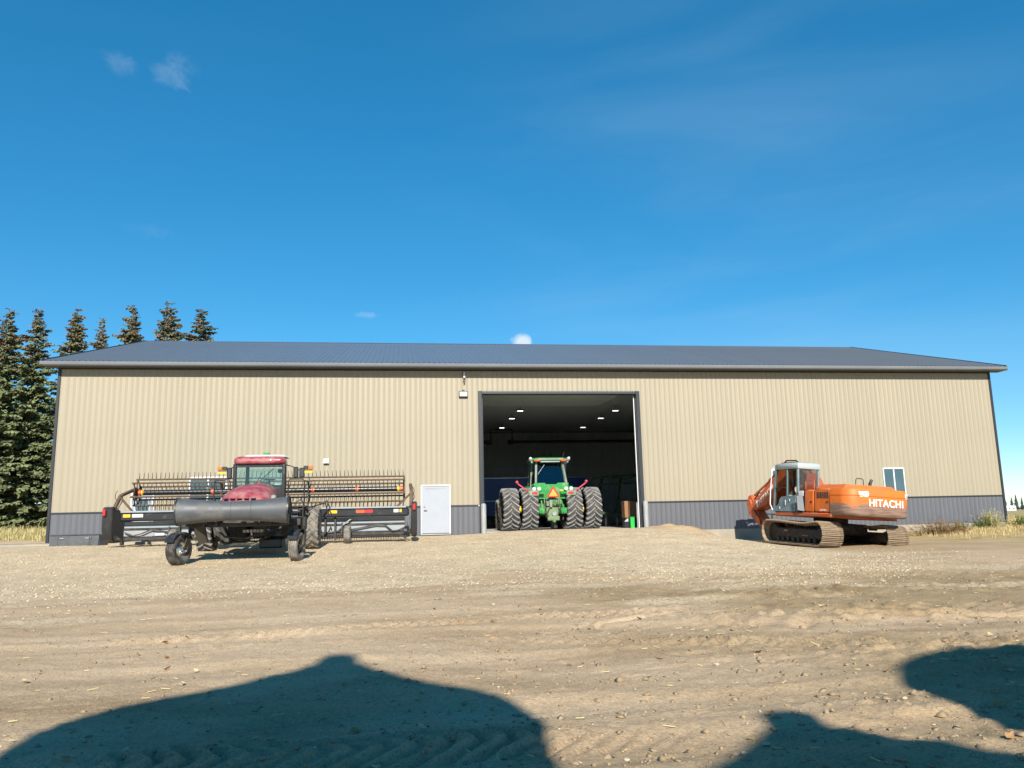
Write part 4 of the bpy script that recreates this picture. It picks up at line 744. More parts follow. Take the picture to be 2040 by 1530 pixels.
for i in range(6): vv_.box(-.12+i*.09, -.05+i*.09, -.72, -.55, 1.10+.04*(i % 2), 1.36, .015)
vv_.box(-.28, .32, -.60, -.46, 1.06, 1.40, .03).build('remote_valve', 'jd_green_dirty', tr)
MB().box(-.16, -.02, -.76, -.62, 1.0, 1.34, .03).build('coupler_block', 'jd_yellow', tr).data.materials[0] = MATS['jd_cab']
MB().tube([(-.3, -.6, 1.3), (-.42, -.75, 1.1), (-.35, -.7, .8), (-.2, -.72, .6)], .022, 6).tube([(.2, -.65, 1.2), (.35, -.78, 1.05), (.3, -.75, .85), (.22, -.7, .7)], .022, 6).tube([(-.1, -.7, 1.1), (-.2, -.8, .95), (-.3, -.75, .7)], .02, 6).build('hydraulic_hose', 'rubber', tr)
MB().tube([(-.80, -.4, 2.05), (-.96, -.5, 2.0), (-.96, -.5, 1.6)], .02).tube([(.80, -.4, 1.45), (.88, -.6, 1.35), (.7, -.7, 1.4)], .015).build('grab_rail', 'steel_grey', tr)
# ------------------------------------------------------------------ excavator
EXY, EXT = R(2.0), R(5.5)
ex = thing('excavator', (9.10, -6.1, -.66), 'weathered orange excavator on dusty tracks with its boom folded to the wall', 'excavator', rot=(R(1.2), R(4.2), EXY))
def track_path(n):
    r, a, zc = .425, 1.80, .425; P = []
    seg = [2*a, math.pi*r, 2*a, math.pi*r]; Lp = sum(seg)
    for i in range(n):
        s = (i+.3)/n*Lp
        if s < seg[0]: P.append((-a+s, 0, 0)); continue
        s -= seg[0]
        if s < seg[1]: t = s/r; P.append((a+r*math.sin(t), zc-r*math.cos(t), t)); continue
        s -= seg[1]
        if s < seg[2]: u = s/seg[2]; P.append((a-s, 2*zc+.0-.05*math.sin(u*math.pi)+.03*math.sin(u*2*math.pi), math.pi+.07*math.cos(u*math.pi))); continue
        s -= seg[2]; t = s/r; P.append((-a-r*math.sin(t), zc+r*math.cos(t), math.pi+t))
    return P
shm = MB().box(-.41, .41, -.088, .088, 0, .028, .006)
for y in (-.06, .0, .06): shm.box(-.41, .41, y-.009, y+.009, -.034, 0, .004)
for x in (-.14, .14): shm.box(x-.05, x+.05, -.095, .095, .028, .075, .01)
shm = shm.mesh('track_shoe', 'shoe_dusty')
for s in (-1, 1):
    for y, z, t in track_path(52): put('track_shoe', shm, ex, loc=(s*1.28, y, z), rot=(t, 0, 0))
    MB().box(s*1.05, s*1.46, -1.55, 1.5, .22, .60, .05).build('track_frame', 'track_dark', ex)
    MB().lathe([(0, -.10), (.30, -.10), (.36, -.04), (.36, .04), (.30, .10), (0, .10)], 24, (s*1.28, 1.80, .425)).build('idler', 'track_dark', ex)
    q = MB().lathe([(0, -.26), (.20, -.26), (.24, -.12), (.33, -.05), (.33, .05), (.24, .12), (.2, .26), (0, .26)], 24, (s*1.28, -1.80, .425))
    for k in range(20): a = k*math.pi/10; q.bar((s*1.28, -1.80+.32*math.cos(a), .425+.32*math.sin(a)), (s*1.28, -1.80+.37*math.cos(a), .425+.37*math.sin(a)), .06, .05)
    q.build('sprocket', 'track_dark', ex)
    for i in range(8): MB().lathe([(0, -.2), (.10, -.2), (.10, -.12), (.075, -.1), (.075, .1), (.10, .12), (.10, .2), (0, .2)], 14, (s*1.28, -1.35+i*.38, .17)).build('track_roller', 'track_dark', ex)
    for y in (-.7, .7): MB().cyl((s*1.15, y, .72), (s*1.45, y, .72), .07, n=14).build('carrier_roller', 'track_dark', ex)
    MB().box(s*1.465, s*1.475, .55, .85, .45, .52).box(s*1.465, s*1.475, -.9, -.5, .32, .36).build('frame_mark', 'shoe_dusty', ex)
MB().box(-1.1, 1.1, -.75, .75, .42, .86, .08).build('carbody', 'track_dark', ex); MB().lathe([(.0, .84), (.62, .84), (.62, 1.02), (0, 1.02)], 32, (0, 0, 0), 'z').build('swing_bearing', 'track_dark', ex)
TU = Matrix.Translation((-.06, 0, .09)) @ Matrix.Rotation(EXT, 4, 'Z'); U = lambda: MB(T=TU)
# counterweight: orange above, scraped to bare brown-grey below
def cw_material():
    M = bpy.data.materials.new('counterweight_paint'); M.use_nodes = True; nt = M.node_tree; N = nt.nodes.new; L = nt.links.new; b = nt.nodes['Principled BSDF']; b.inputs['Roughness'].default_value = .55
    tc = N('ShaderNodeTexCoord'); n = N('ShaderNodeTexNoise'); n.inputs['Scale'].default_value = 3.2; n.inputs['Detail'].default_value = 9; n.inputs['Roughness'].default_value = .68; L(tc.outputs['Object'], n.inputs['Vector'])
    sx = N('ShaderNodeSeparateXYZ'); L(tc.outputs['Object'], sx.inputs[0]); h = N('ShaderNodeMath'); h.operation = 'MULTIPLY_ADD'; L(n.outputs['Fac'], h.inputs[0]); h.inputs[1].default_value = .62; L(sx.outputs['Z'], h.inputs[2])
    mr = N('ShaderNodeMapRange'); L(h.outputs[0], mr.inputs[0]); mr.inputs[1].default_value = 1.76; mr.inputs[2].default_value = 1.92
    n2 = N('ShaderNodeTexNoise'); n2.inputs['Scale'].default_value = 2.; n2.inputs['Detail'].default_value = 6; mp = N('ShaderNodeMapping'); mp.inputs['Scale'].default_value = (1, 1, 9); L(tc.outputs['Object'], mp.inputs[0]); L(mp.outputs[0], n2.inputs['Vector'])
    r = N('ShaderNodeValToRGB'); L(n2.outputs['Fac'], r.inputs[0]); r.color_ramp.elements[0].position = .3; r.color_ramp.elements[0].color = (.15, .085, .06, 1); r.color_ramp.elements[1].position = .7; r.color_ramp.elements[1].color = (.30, .20, .15, 1)
    n3 = N('ShaderNodeTexNoise'); n3.inputs['Scale'].default_value = 2.6; n3.inputs['Detail'].default_value = 8; L(tc.outputs['Object'], n3.inputs['Vector'])
    r3 = N('ShaderNodeValToRGB'); L(n3.outputs['Fac'], r3.inputs[0]); r3.color_ramp.elements[0].position = .34; r3.color_ramp.elements[0].color = (.50, .14, .03, 1); r3.color_ramp.elements[1].position = .5; r3.color_ramp.elements[1].color = (.68, .155, .014, 1)
    mx = N('ShaderNodeMix'); mx.data_type = 'RGBA'; L(mr.outputs[0], mx.inputs['Factor']); L(r.outputs[0], mx.inputs['A']); L(r3.outputs[0], mx.inputs['B']); L(mx.outputs['Result'], b.inputs['Base Color']); MATS['counterweight_paint'] = M
cw_material()
def cwsec(z, i):
    pts = []; r = .42
    for cx_, sg in ((1.24-i, 1), (-1.43+i, -1)):
        arc = [(cx_-sg*r+sg*r*math.cos(a), -2.90+i+r-r*math.sin(a)+.06*0) for a in [math.pi/2*k/7 for k in range(8)]]
        pts += arc if sg > 0 else arc[::-1]
    return [(1.24-i, -1.95, z)]+[(x, y-.05*(1-(x/1.44)**2), z) for x, y in pts]+[(-1.43+i, -1.95, z)]
cw = U().loft([cwsec(1.02, .07), cwsec(1.08, .02), cwsec(1.14, 0), cwsec(1.62, 0), cwsec(1.93, .02), cwsec(1.99, .05), cwsec(2.0, .1)]).build('counterweight', 'counterweight_paint', ex, ang=50)
TX = Matrix(((1, 0, 0, 0), (0, 0, -1, 0), (0, 1, 0, 0), (0, 0, 0, 1)))
text('lettering', 'HITACHI', .345, 'decal_white', cw, TU @ Matrix.Translation((.10, -2.958, 1.50)) @ TX, .028, 1.02)
for x, p in ((-.80, [(-.21, .09), (-.05, .075), (.08, .10), (.20, .085), (.22, -.02), (.17, -.10), (-.02, -.085), (-.13, -.105), (-.17, -.03)]), (1.03, [(-.13, .085), (.02, .10), (.10, .07), (.09, -.09), (-.05, -.10), (-.12, -.06)])):
    yy = -2.90-.05*(1-(x/1.44)**2)
    T2 = TU @ Matrix.Translation((x, -2.868 if x > 0 else yy, 1.80)) @ Matrix.Rotation((.52 if x > 0 else -.04), 4, 'Z')
    MB(T=T2).prism(p, .004, .010, 'xz').build('torn_decal', 'decal_clean', cw); MB(T=T2).prism([(-.03, -.01), (.05, -.015), (.06, .015), (.0, .02)], -.002, .0035, 'xz').build('bolt_head', 'black_frame', cw)
U().loft([[(x, y-.012, z) for x, y, z in cwsec(1.735, -.004)], [(x, y-.012, z) for x, y, z in cwsec(1.75, -.004)]]).build('counterweight_ridge', 'counterweight_paint', cw)
for x in (-.35, .2, .75): U().cyl((x, -2.2, 1.99), (x, -2.2, 2.03), .05, n=10).build('lifting_bolt', 'hitachi_red', cw)
gr_ = U()
for i in range(7): gr_.box(-1.418, -1.408, -1.85+i*.1, -1.79+i*.1, 1.62, 1.84, .003)
gr_.build('door_grille', 'black_frame', ex)
U().tube([(-1.38, -.5, 1.95), (-1.38, -.5, 2.28), (-1.38, -1.0, 2.28), (-1.38, -1.0, 1.97)], .016).build('side_handrail', 'hitachi_red', ex)
# engine hood, side doors, deck
U().loft([[(x, y, z) for x, y in ((-.95, -2.1), (1.3, -2.1), (1.3, -.5), (-.95, -.5))] for z in (1.15, 2.02)]+[[(x, y, 2.16) for x, y in ((-.80, -2.02), (1.12, -2.02), (1.12, -.6), (-.80, -.6))]]).build('engine_hood', 'hitachi_orange', ex)
U().box(-1.42, 1.42, -2.0, 1.45, .94, 1.10, .04).build('deck_skirt', 'hitachi_red', ex)
for y0, y1, z1 in ((-1.93, -1.03, 1.98), (-1.01, -.45, 1.94)):
    d = U().box(-1.41, -.9, y0, y1, 1.12, z1, .05).build('side_door', 'hitachi_orange', ex)
    U().box(-1.425, -1.41, y0+.1, y0+.2, 1.45, 1.52, .006).build('latch', 'black_frame', d)
text('model_lettering', 'EX270LC', .085, 'decal_clean', ex, TU @ Matrix.Translation((-1.4145, -1.55, 1.19)) @ Matrix(((0, 0, -1, 0), (-1, 0, 0, 0), (0, 1, 0, 0), (0, 0, 0, 1))), .012, 1.2)
U().box(-1.40, -.92, -.44, -.07, 1.12, 1.92, .04).build('corner_panel', 'dark_blue', ex); U().box(-1.418, -1.405, -.40, -.1, 1.70, 1.90, .004).build('stripe_decal', 'decal_clean', ex)
mp_ = U().add([(-1.55, -.16, 1.72), (-1.48, -.42, 1.70), (-1.44, -.48, 1.14), (-1.52, -.20, 1.18), (-1.53, -.15, 1.72), (-1.46, -.41, 1.70), (-1.42, -.47, 1.14), (-1.50, -.19, 1.18)], [(0, 1, 2, 3), (7, 6, 5, 4), (0, 4, 5, 1), (1, 5, 6, 2), (2, 6, 7, 3), (3, 7, 4, 0)]); mp_.build('mirror_plate', 'grey_panel', ex)
U().tube([(-.15, -1.7, 2.15), (-.13, -1.7, 2.38), (-.08, -1.7, 2.41), (.13, -1.7, 2.41), (.18, -1.7, 2.38), (.2, -1.7, 2.15)], .016).build('hood_rail', 'black_frame', ex); U().cyl((.72, -1.4, 2.1), (.72, -1.4, 2.28), .06).cyl((.72, -1.4, 2.28), (.80, -1.4, 2.42), .055, .05).build('exhaust_pipe', 'black_frame', ex)
U().box(-.85, -.3, -.9, -.3, 2.0, 2.09, .03).tube([(-.8, -.6, 2.12), (-.5, -.7, 2.2), (-.3, -.5, 2.14)], .03).build('engine_clutter', 'hitachi_red', ex)
# cab
x0, x1, y0, y1 = -1.40, -.44, -.04, 1.62
cz0, cz1 = 1.12, 2.82
for x, y in ((x0, y0), (x1-.08, y0), (x0, .62), (x1-.08, y1-.1)): U().box(x, x+.08, y, y+.10, cz0, cz1, .02).build('cab_pillar', 'cab_teal', ex)
U().add([(x0, y1-.02, cz0), (x0+.08, y1-.02, cz0), (x0+.08, y1-.16, cz1), (x0, y1-.16, cz1), (x0, y1-.10, cz0), (x0+.08, y1-.10, cz0), (x0+.08, y1-.24, cz1), (x0, y1-.24, cz1)], [(0, 1, 2, 3), (7, 6, 5, 4), (0, 4, 5, 1), (1, 5, 6, 2), (2, 6, 7, 3), (3, 7, 4, 0)]).build('cab_pillar', 'cab_teal', ex)
TUc = lambda pts: [tuple(p) for p in pts]
ro_ = MB(T=TU @ Matrix.Identity(4)); s_ = lambda i, z: [(x, y, z) for x, y in ((x0+i, y0+i), (x0+i+.05, y0+i-.03), (x1-i-.05, y0+i-.03), (x1-i, y0+i), (x1-i, y1-.22-i), (x1-i-.06, y1-.14-i), (x0+i+.06, y1-.14-i), (x0+i, y1-.22-i))]
ro_.loft([s_(-.01, cz1-.06), s_(-.025, cz1), s_(-.02, cz1+.12), s_(.03, cz1+.17), s_(.2, cz1+.185)]).build('cab_roof', 'cab_teal_pale', ex, ang=50)
# door: lower skin with the curved glass edge, drawn as one sheet with thickness
dp = [(.10, cz0), (1.56, cz0), (1.545, 1.30), (1.38, 1.30), (1.22, 1.40), (1.14, 1.58), (1.02, 1.68), (.60, 1.72), (.10, 1.74)]
U().prism(dp, x0-.01, x0+.03).build('door_skin', 'cab_teal', ex); U().box(x0-.02, x0-.01, .12, .17, 1.30, 1.32).bar((x0-.035, .72, 1.35), (x0-.035, .72, 1.56), .02, .03).bar((x0-.03, .45, 1.50), (x0-.03, .45, 1.60), .02, .03).bar((x0-.03, 1.1, 1.2), (x0-.03, 1.1, 1.3), .02, .03).build('door_handle', 'decal_clean', ex)
U().prism([(.72, 1.74), (1.04, 1.70), (1.16, 1.60), (1.24, 1.42), (1.39, 1.32), (1.53, 1.32), (1.41, 2.75), (.72, 2.75)], x0+.015, x0+.02).build('door_glass', 'glass_clear', ex); U().box(x0, x0+.04, .70, 1.46, 2.02, 2.05, .005).build('glass_divider', 'black_frame', ex)
U().box(x0+.015, x0+.02, .10, .62, 1.76, 2.75).build('quarter_glass', 'glass_clear', ex)
U().box(x0+.08, x1-.08, y0, y0+.05, cz0, 1.86, .01).build('cab_back', 'cab_teal', ex); U().box(x0+.09, x1-.09, y0+.0, y0+.008, 1.86, 2.76).build('rear_glass', 'glass_rear_exc', ex)
U().prism([(y1-.06, 1.4), (y1-.05, 1.4), (y1-.17, 2.75), (y1-.18, 2.75)], x0+.08, x1-.08).build('front_glass', 'glass_clear', ex); U().box(x1-.03, x1-.02, .1, 1.4, 1.5, 2.75).build('side_glass', 'glass_clear', ex)
U().box(x0+.05, x1-.05, 0, y1-.05, 1.10, 1.16).build('cab_floor', 'black_frame', ex)
U().box(-1.20, -.72, .22, .36, 1.62, 2.15, .06).box(-1.20, -.72, .3, .78, 1.52, 1.66, .06).build('seat', 'rust_metal', ex); U().box(-.95, -.56, .06, .075, 1.5, 2.6, .004).build('curtain', 'hitachi_red', ex); U().bar((-1.25, .95, 1.2), (-1.25, .85, 1.85), .05, .05).bar((-.65, .95, 1.2), (-.65, .85, 1.85), .05, .05).build('control_lever', 'black_frame', ex)
U().tube([(x0-.03, y1-.1, 2.86), (x0-.06, y1-.02, 2.6), (x0-.05, y1+.08, 1.9), (x0-.05, y1+.1, 1.4), (x0-.03, y1-.05, 1.15)], .02).build('cab_handrail', 'decal_clean', ex); U().box(x0+.1, x1-.2, .3, 1.2, cz1+.18, cz1+.21, .01).build('roof_hatch', 'black_frame', ex)
U().box(-1.40, -.44, y1, y1+.45, .98, 1.02, .01).bar((-1.3, y1+.2, 1.0), (-1.1, y1+.5, .72), .04, .04).build('step', 'black_frame', ex)
# boom (side outline in y,z), stick, cylinders, bucket
UA = lambda: MB(T=TU @ Matrix.Rotation(R(6.0), 4, 'Z') @ Matrix.Diagonal((1, .80, 1, 1)))
TA = TU @ Matrix.Rotation(R(6.0), 4, 'Z') @ Matrix.Diagonal((1, .80, 1, 1))
bl = [(.25, 1.50), (.25, 1.80), (1.0, 2.55), (2.0, 3.02), (2.7, 3.05), (3.6, 2.52), (4.6, 1.86), (5.25, 1.50), (5.36, 1.36), (5.28, 1.18), (5.0, 1.17), (4.2, 1.40), (3.3, 1.90), (2.5, 2.28), (1.9, 2.20), (1.2, 1.90), (.55, 1.42)]
bm_ = UA().prism(bl, -.29, .29).build('boom', 'hitachi_red', ex)
rg = UA()
for x in (-.29, .29): rg.bar((x, 2.7, 3.06), (x, 4.6, 1.87), .03, .03).bar((x, 2.6, 2.27), (x, 4.2, 1.39), .03, .03)
rg.build('boom_weld', 'hitachi_red', bm_)
ang_ = math.atan2(3.05-1.50, 5.25-2.7); c_, s_2 = math.cos(ang_), math.sin(ang_)
TB = Matrix(((0, 0, -1, -.293), (-c_, s_2, 0, 4.18), (s_2, c_, 0, 1.80), (0, 0, 0, 1)))
text('lettering', 'HITACHI', .29, 'decal_white', bm_, TA @ TB, .012, 1.15, .25); UA().prism([(4.98, 1.54), (4.88, 1.60), (4.76, 1.33), (4.86, 1.27)], -.297, -.291).build('stripe_decal', 'decal_white', bm_)
UA().tube([(-.2, .6, 2.3), (-.2, 1.0, 2.75), (-.2, 2.0, 3.2), (-.2, 2.7, 3.22), (-.2, 3.5, 2.74), (-.2, 4.2, 2.26), (-.2, 4.35, 2.14), (-.2, 4.25, 2.12)], .03, 8).tube([(.1, 4.7, 1.85), (.1, 5.0, 1.97), (.1, 5.4, 1.72), (.1, 5.55, 1.45)], .03, 8).tube([(-.1, 4.6, 1.88), (-.1, 5.0, 1.92), (-.1, 5.45, 1.6), (-.1, 5.5, 1.3)], .028, 8).build('boom_hose', 'black_frame', bm_)
UA().cyl((0, 2.9, 3.12), (0, 4.3, 2.42), .085, n=14).cyl((0, 4.3, 2.42), (0, 5.62, 1.78), .05, n=12).build('stick_cylinder', 'hitachi_red', ex)
for x in (-.36, .36): UA().cyl((x, .95, 1.2), (x, 1.75, 1.8), .075, n=12).cyl((x, 1.75, 1.8), (x, 2.35, 2.35), .045, n=12).build('boom_cylinder', 'hitachi_red', ex)
sk = [(5.75, 1.75), (5.55, 1.82), (5.20, 1.36), (4.7, .85), (3.85, .42), (3.55, .30), (3.50, .15), (3.70, .05), (4.3, .26), (5.3, .78), (5.62, 1.10), (5.80, 1.50)]
sk_o = UA().prism(sk, -.21, .21).build('stick', 'hitachi_red', ex)
UA().prism([(5.5, 1.62), (5.75, 1.47), (5.5, .95), (4.55, .52), (4.7, .80), (5.25, 1.24)], -.30, .30).build('stick_bracket', 'hitachi_red', sk_o); UA().cyl((0, 5.2, 1.05), (0, 4.2, .28), .07, n=12).cyl((0, 4.2, .28), (0, 3.6, -.05), .045, n=10).build('bucket_cylinder', 'hitachi_red', ex); UA().tube([(-.24, 5.5, 1.42), (-.26, 5.2, .95), (-.25, 4.8, .7), (-.24, 4.4, .45)], .02).build('stick_hose', 'decal_clean', sk_o)
bk = [(3.75, .25), (3.55, .42), (3.0, .72), (2.45, .80), (2.15, .55), (2.05, .15), (2.25, -.02), (2.9, .0), (3.45, .02)]
bo = UA().prism(bk, -.55, .55).build('bucket', 'hitachi_red', ex)
for x in (-.48, -.24, 0, .24, .48): UA().add([(x-.05, 2.25, .0), (x+.05, 2.25, .0), (x+.05, 2.1, .14), (x-.05, 2.1, .14), (x, 1.95, -.02)], [(0, 1, 4), (1, 2, 4), (2, 3, 4), (3, 0, 4), (0, 1, 2, 3)]).build('bucket_tooth', 'steel_grey', bo)
UA().bar((-.1, 3.6, .1), (-.1, 3.2, .75), .06, .1).bar((.1, 3.6, .1), (.1, 3.2, .75), .06, .1).build('bucket_link', 'black_frame', ex)
U().box(-.7, -.42, .6, 1.4, 1.1, 1.55, .04).box(.4, 1.38, .2, 1.4, 1.1, 1.75, .06).build('tool_locker', 'hitachi_orange', ex)
# ------------------------------------------------------------------ loader bucket on the pad
lb = thing('loader_bucket', (-19.3, -2.25, -.17), 'dark steel loader bucket lying upside down at the left wall', 'bucket')
sec = [(-.30, 0), (-.18, .50), (.10, .54), (.45, .35), (.62, 0)]
MB().loft([[(-.93, y, z) for y, z in sec], [(.80, y, z) for y, z in sec]]).build('shell', 'bucket_steel', lb)
MB().add([(.80, -.30, 0), (.80, -.18, .50), (.80, .10, .54), (.80, .62, 0), (1.06, -.02, 0), (.86, .0, .48)], [(0, 1, 5, 4), (1, 2, 5), (2, 3, 4, 5)]).build('cheek_plate', 'bucket_steel', lb)
for x in (-.66, .52): MB().add([(x-.02, -.32, .03), (x+.02, -.32, .03), (x+.02, -.205, .47), (x-.02, -.205, .47), (x-.02, -.27, .03), (x+.02, -.27, .03), (x+.02, -.16, .47), (x-.02, -.16, .47)], [(0, 1, 2, 3), (0, 4, 5, 1), (1, 5, 6, 2), (2, 6, 7, 3), (3, 7, 4, 0)]).build('mount_rib', 'bucket_steel', lb)
MB().add([(-.60, -.31, .08), (.48, -.31, .08), (.48, -.225, .42), (-.60, -.225, .42), (-.60, -.26, .08), (.48, -.26, .08), (.48, -.18, .42), (-.60, -.18, .42)], [(0, 1, 2, 3), (0, 4, 5, 1), (1, 5, 6, 2), (2, 6, 7, 3), (3, 7, 4, 0)]).build('back_plate', 'bucket_steel', lb)
MB().box(-.94, .82, -.2, -.12, .50, .545, .01).build('top_edge', 'bucket_steel', lb); MB().box(-.95, .83, -.36, -.29, 0, .07, .01).build('cutting_edge', 'bucket_steel', lb)
for x in (-.5, .4): MB().box(x-.09, x+.09, -.34, -.28, .06, .12, .01).box(x-.08, x+.08, -.27, -.21, .38, .43, .01).build('hook', 'steel_grey', lb)
# ------------------------------------------------------------------ grain bins behind the photographer (their shadows lie on the yard)
TE = math.tan(SUN_EL)
def bin_(x, y, Rb, apex_y, eave_y, lab, cap=.22):
    gz = -1.05; d = lambda yy: (yy-y)*TE+.08; ez = gz+d(eave_y); az = gz+d(apex_y)
    xx = x-SUN_SX*(eave_y-y); b = thing('grain_bin', (xx, y, gz), lab, 'grain bin', 'steel grain bins behind the camera'); e, a = ez-gz, az-gz
    pr = []
    n = int((e-2.2)/.1)
    for i in range(n+1): z = 2.2+(e-2.2)*i/n; pr.append((Rb+(.012 if i % 2 else 0), z))
    MB().lathe(pr, 48, (0, 0, 0), 'z').build('wall', 'bin_steel', b); MB().lathe([(.25, .75), (Rb, 2.2)], 48, (0, 0, 0), 'z').build('hopper', 'bin_steel', b)
    MB().lathe([(Rb+.05, e-.03), (Rb*.55, e+(a-.27-e)*.47), (cap+.05, a-.27), (0, a-.24)], 48, (0, 0, 0), 'z').build('roof', 'bin_steel', b); MB().lathe([(cap, a-.30), (cap+.02, a-.10), (cap*.8, a-.03), (0, a+.02)], 24, (0, 0, 0), 'z').build('lid', 'bin_steel', b)
    for k in range(8): t = k*math.pi/4; MB().bar((Rb*.98*math.cos(t), Rb*.98*math.sin(t), 0), (Rb*.98*math.cos(t), Rb*.98*math.sin(t), 2.4), .1, .1).build('leg', 'bin_steel', b)
    MB().lathe([(Rb*.96, .0), (Rb*1.03, .0), (Rb*1.03, .12), (Rb*.96, .12)], 36, (0, 0, 0), 'z', True).build('skid_ring', 'bin_steel', b)
bin_(-8.05, -40.8, 2.03, -24.95, -28.25, 'corrugated steel hopper bin behind and left of the camera')
bin_(-4.22, -42.0, 2.0, -28.55, -31.6, 'corrugated steel hopper bin behind and right of the camera')
bin_(-.45, -41.2, 2.05, -26.55, -28.35, 'shallow roofed steel hopper bin farthest right behind the camera', .3)
# ------------------------------------------------------------------ spruces
def spruce(seed, H, Rm, dens=1.0):
    g = np.random.default_rng(seed); V = []; F = []; C = []; CF = []
    def quad(P, A, Bv, lst, fl):
        k = len(lst)*0
    z = .06*H; whorl = 0; Q = []; K = []; BR = []
    while z < H*.965:
        t = z/H; rad = Rm*min(1, (.45+2.0*t))*(1-t)**.80+.05; nb = int(g.integers(6, 10)) if t < .9 else int(g.integers(4, 6)); ph = g.uniform(0, 6.28)
        for b in range(nb):
            a = ph+6.283*b/nb+g.normal(0, .22); ln = rad*(g.uniform(.42, 1.0) if g.random() < .75 else g.uniform(1.0, 1.38)); dr = g.uniform(.10, .34)*(1-t)-.32*t*t+g.normal(0, .05); zz = z+g.normal(0, .16)
            d = np.array([math.cos(a), math.sin(a), 0.]); sd = np.array([-d[1], d[0], 0]); ns = max(5, int(ln/.055*dens))
            pts = []
            for i in range(ns):
                u = (i+g.uniform(.2, 1))/ns
                if u < .16 and g.random() < .7: continue
                p = d*ln*u+np.array([0, 0, zz-dr*ln*u*1.1+.28*ln*dr*u**3]); pts.append(p)
                for sg in (-1, 1):
                    L_ = (.16+.13*min(ln, 2))*(1.2-u*.5)*g.uniform(.7, 1.35); dd = d*.62+sd*sg*g.uniform(.5, 1.0)+np.array([0, 0, -g.uniform(.1, 1.0)]); dd /= np.linalg.norm(dd)
                    wv = np.cross(dd, [0, 0, 1])+g.normal(0, .45, 3); wv = wv/np.linalg.norm(wv)*L_*g.uniform(.26, .42)
                    (K if (t > .70 and g.random() < (t-.66)*2.4 and u > .35) else Q).append((p-wv*.5, p+dd*L_*.5-wv, p+dd*L_, p+dd*L_*.5+wv))
            BR.append((np.array([0, 0, zz]), d*ln*.9+np.array([0, 0, zz-dr*ln*.9])))
        z += H*.0155*(1.15-.4*t)+.02
    Q = np.array(Q).reshape(-1, 3); K = np.array(K).reshape(-1, 3); fq = lambda n: np.arange(n).reshape(-1, 4)
    tb = MB().sweep([(0, 0, -.3), (.02, 0, H*.3), (-.03, .02, H*.65), (0, 0, H*.985)], [.0125*H, .010*H, .006*H, .01], 9, False)
    for p, q in BR[::2]: tb.sweep([tuple(p), tuple((p+q)/2+np.array([0, 0, .04])), tuple(q)], [.022, .014, .005], 3, False)
    return tb.mesh('trunk', 'bark'), raw('crown', Q, fq(len(Q)), 'needle'), raw('cones', K, fq(len(K)), 'cone')
SP = [spruce(3, 16, 3.5), spruce(8, 16, 3.2), spruce(15, 16, 3.7)]
def tree(x, y, top, k, rz, lab, wide=1., grp='tall spruces beside the shed', mt=None):
    z0 = float(ground_base(x, y)); s = (top-z0)/16; t = thing('spruce_tree', (x, y, z0), lab, 'tree', grp, rot=(0, 0, rz)); t.scale = (s*wide, s*wide, s)
    put('trunk', SP[k][0], t); put('crown', SP[k][1], t, 'stuff'); put('cones', SP[k][2], t, 'stuff'); return t
for x, y, top, k, rz, wd, lab in ((-33.75, 22, 15.9, 0, .3, .95, 'tall spruce at the left picture edge beside the shed'), (-31.9, 22, 15.95, 1, 1.9, 1.0, 'tall spruce second from the left picture edge'), (-29.6, 22.6, 16.3, 2, .9, .85, 'spruce third from left, its trunk hidden by the eave corner'),
        (-27.85, 22.4, 15.45, 1, 3.3, .72, 'short slim spruce top fourth from left above the roof end'), (-25.8, 22.2, 16.4, 0, 4.1, .85, 'pointed reddish spruce top fifth from left over the roof'), (-23.5, 22.4, 16.8, 2, 5.2, .9, 'tallest dark spruce top sixth from left over the roof'), (-22.5, 27.5, 17.6, 1, 2.6, 1.25, 'rounded reddish spruce top rightmost over the roof'),
        (-36.2, 23.5, 14.6, 2, 2.2, 1.1, 'spruce cut by the left picture edge')): tree(x, y, top, k, rz, lab, wd)
# far treeline and farmhouse at the right edge of the horizon
def far_tree(seed):
    g = random.Random(seed); m = MB(); z = .8
    while z < 8:
        t = z/8; r = 1.7*(1-t)**.8+.12; n = 9; vs = [(0, 0, z+1.1)]
        for i in range(n): a = 6.283*i/n+g.uniform(-.2, .2); q = r*g.uniform(.6, 1.15); vs.append((q*math.cos(a), q*math.sin(a), z-g.uniform(0, .35)))
        m.add(vs, [(0, 1+i, 1+(i+1) % n) for i in range(n)]); z += .55
    return m.mesh('crown', 'far_needle')
FT = [far_tree(i) for i in range(3)]; ftr = MB().cyl((0, 0, -.5), (0, 0, 6), .16, .03, n=6).mesh('trunk', 'bark')
for i in range(16):
    ax = .744+i*.0068+random.uniform(-.002, .002); D = 560+random.uniform(-25, 60); v = Vector((ax, .918, 0)).normalized()*D; gz = float(ground_base(CAM.x+v.x, CAM.y+v.y))
    t = thing('far_spruce', (CAM.x+v.x, CAM.y+v.y, gz), 'tiny dark spruce in the far treeline right of the shed', 'tree', 'far treeline on the horizon', rot=(0, 0, i*1.7)); s = random.uniform(.75, 1.15); t.scale = (s, s, s); put('crown', FT[i % 3], t); put('trunk', ftr, t)
v = Vector((.7615, .9165, 0)).normalized()*480; hh = thing('farmhouse', (CAM.x+v.x, CAM.y+v.y, float(ground_base(CAM.x+v.x, CAM.y+v.y))), 'tiny white farm building far off on the horizon', 'building', rot=(0, 0, -.6))
MB().box(-2.0, 2.0, -3, 3, 0, 1.6).build('wall', 'house_white', hh); MB().prism([(-3.3, 1.6), (3.3, 1.6), (0, 2.7)], -2.1, 2.1).build('roof', 'house_white', hh)
for x in (-1.0, 1.0): MB().box(x-.3, x+.3, -3.03, -3, .7, 1.3).build('window', 'glass_window', hh)
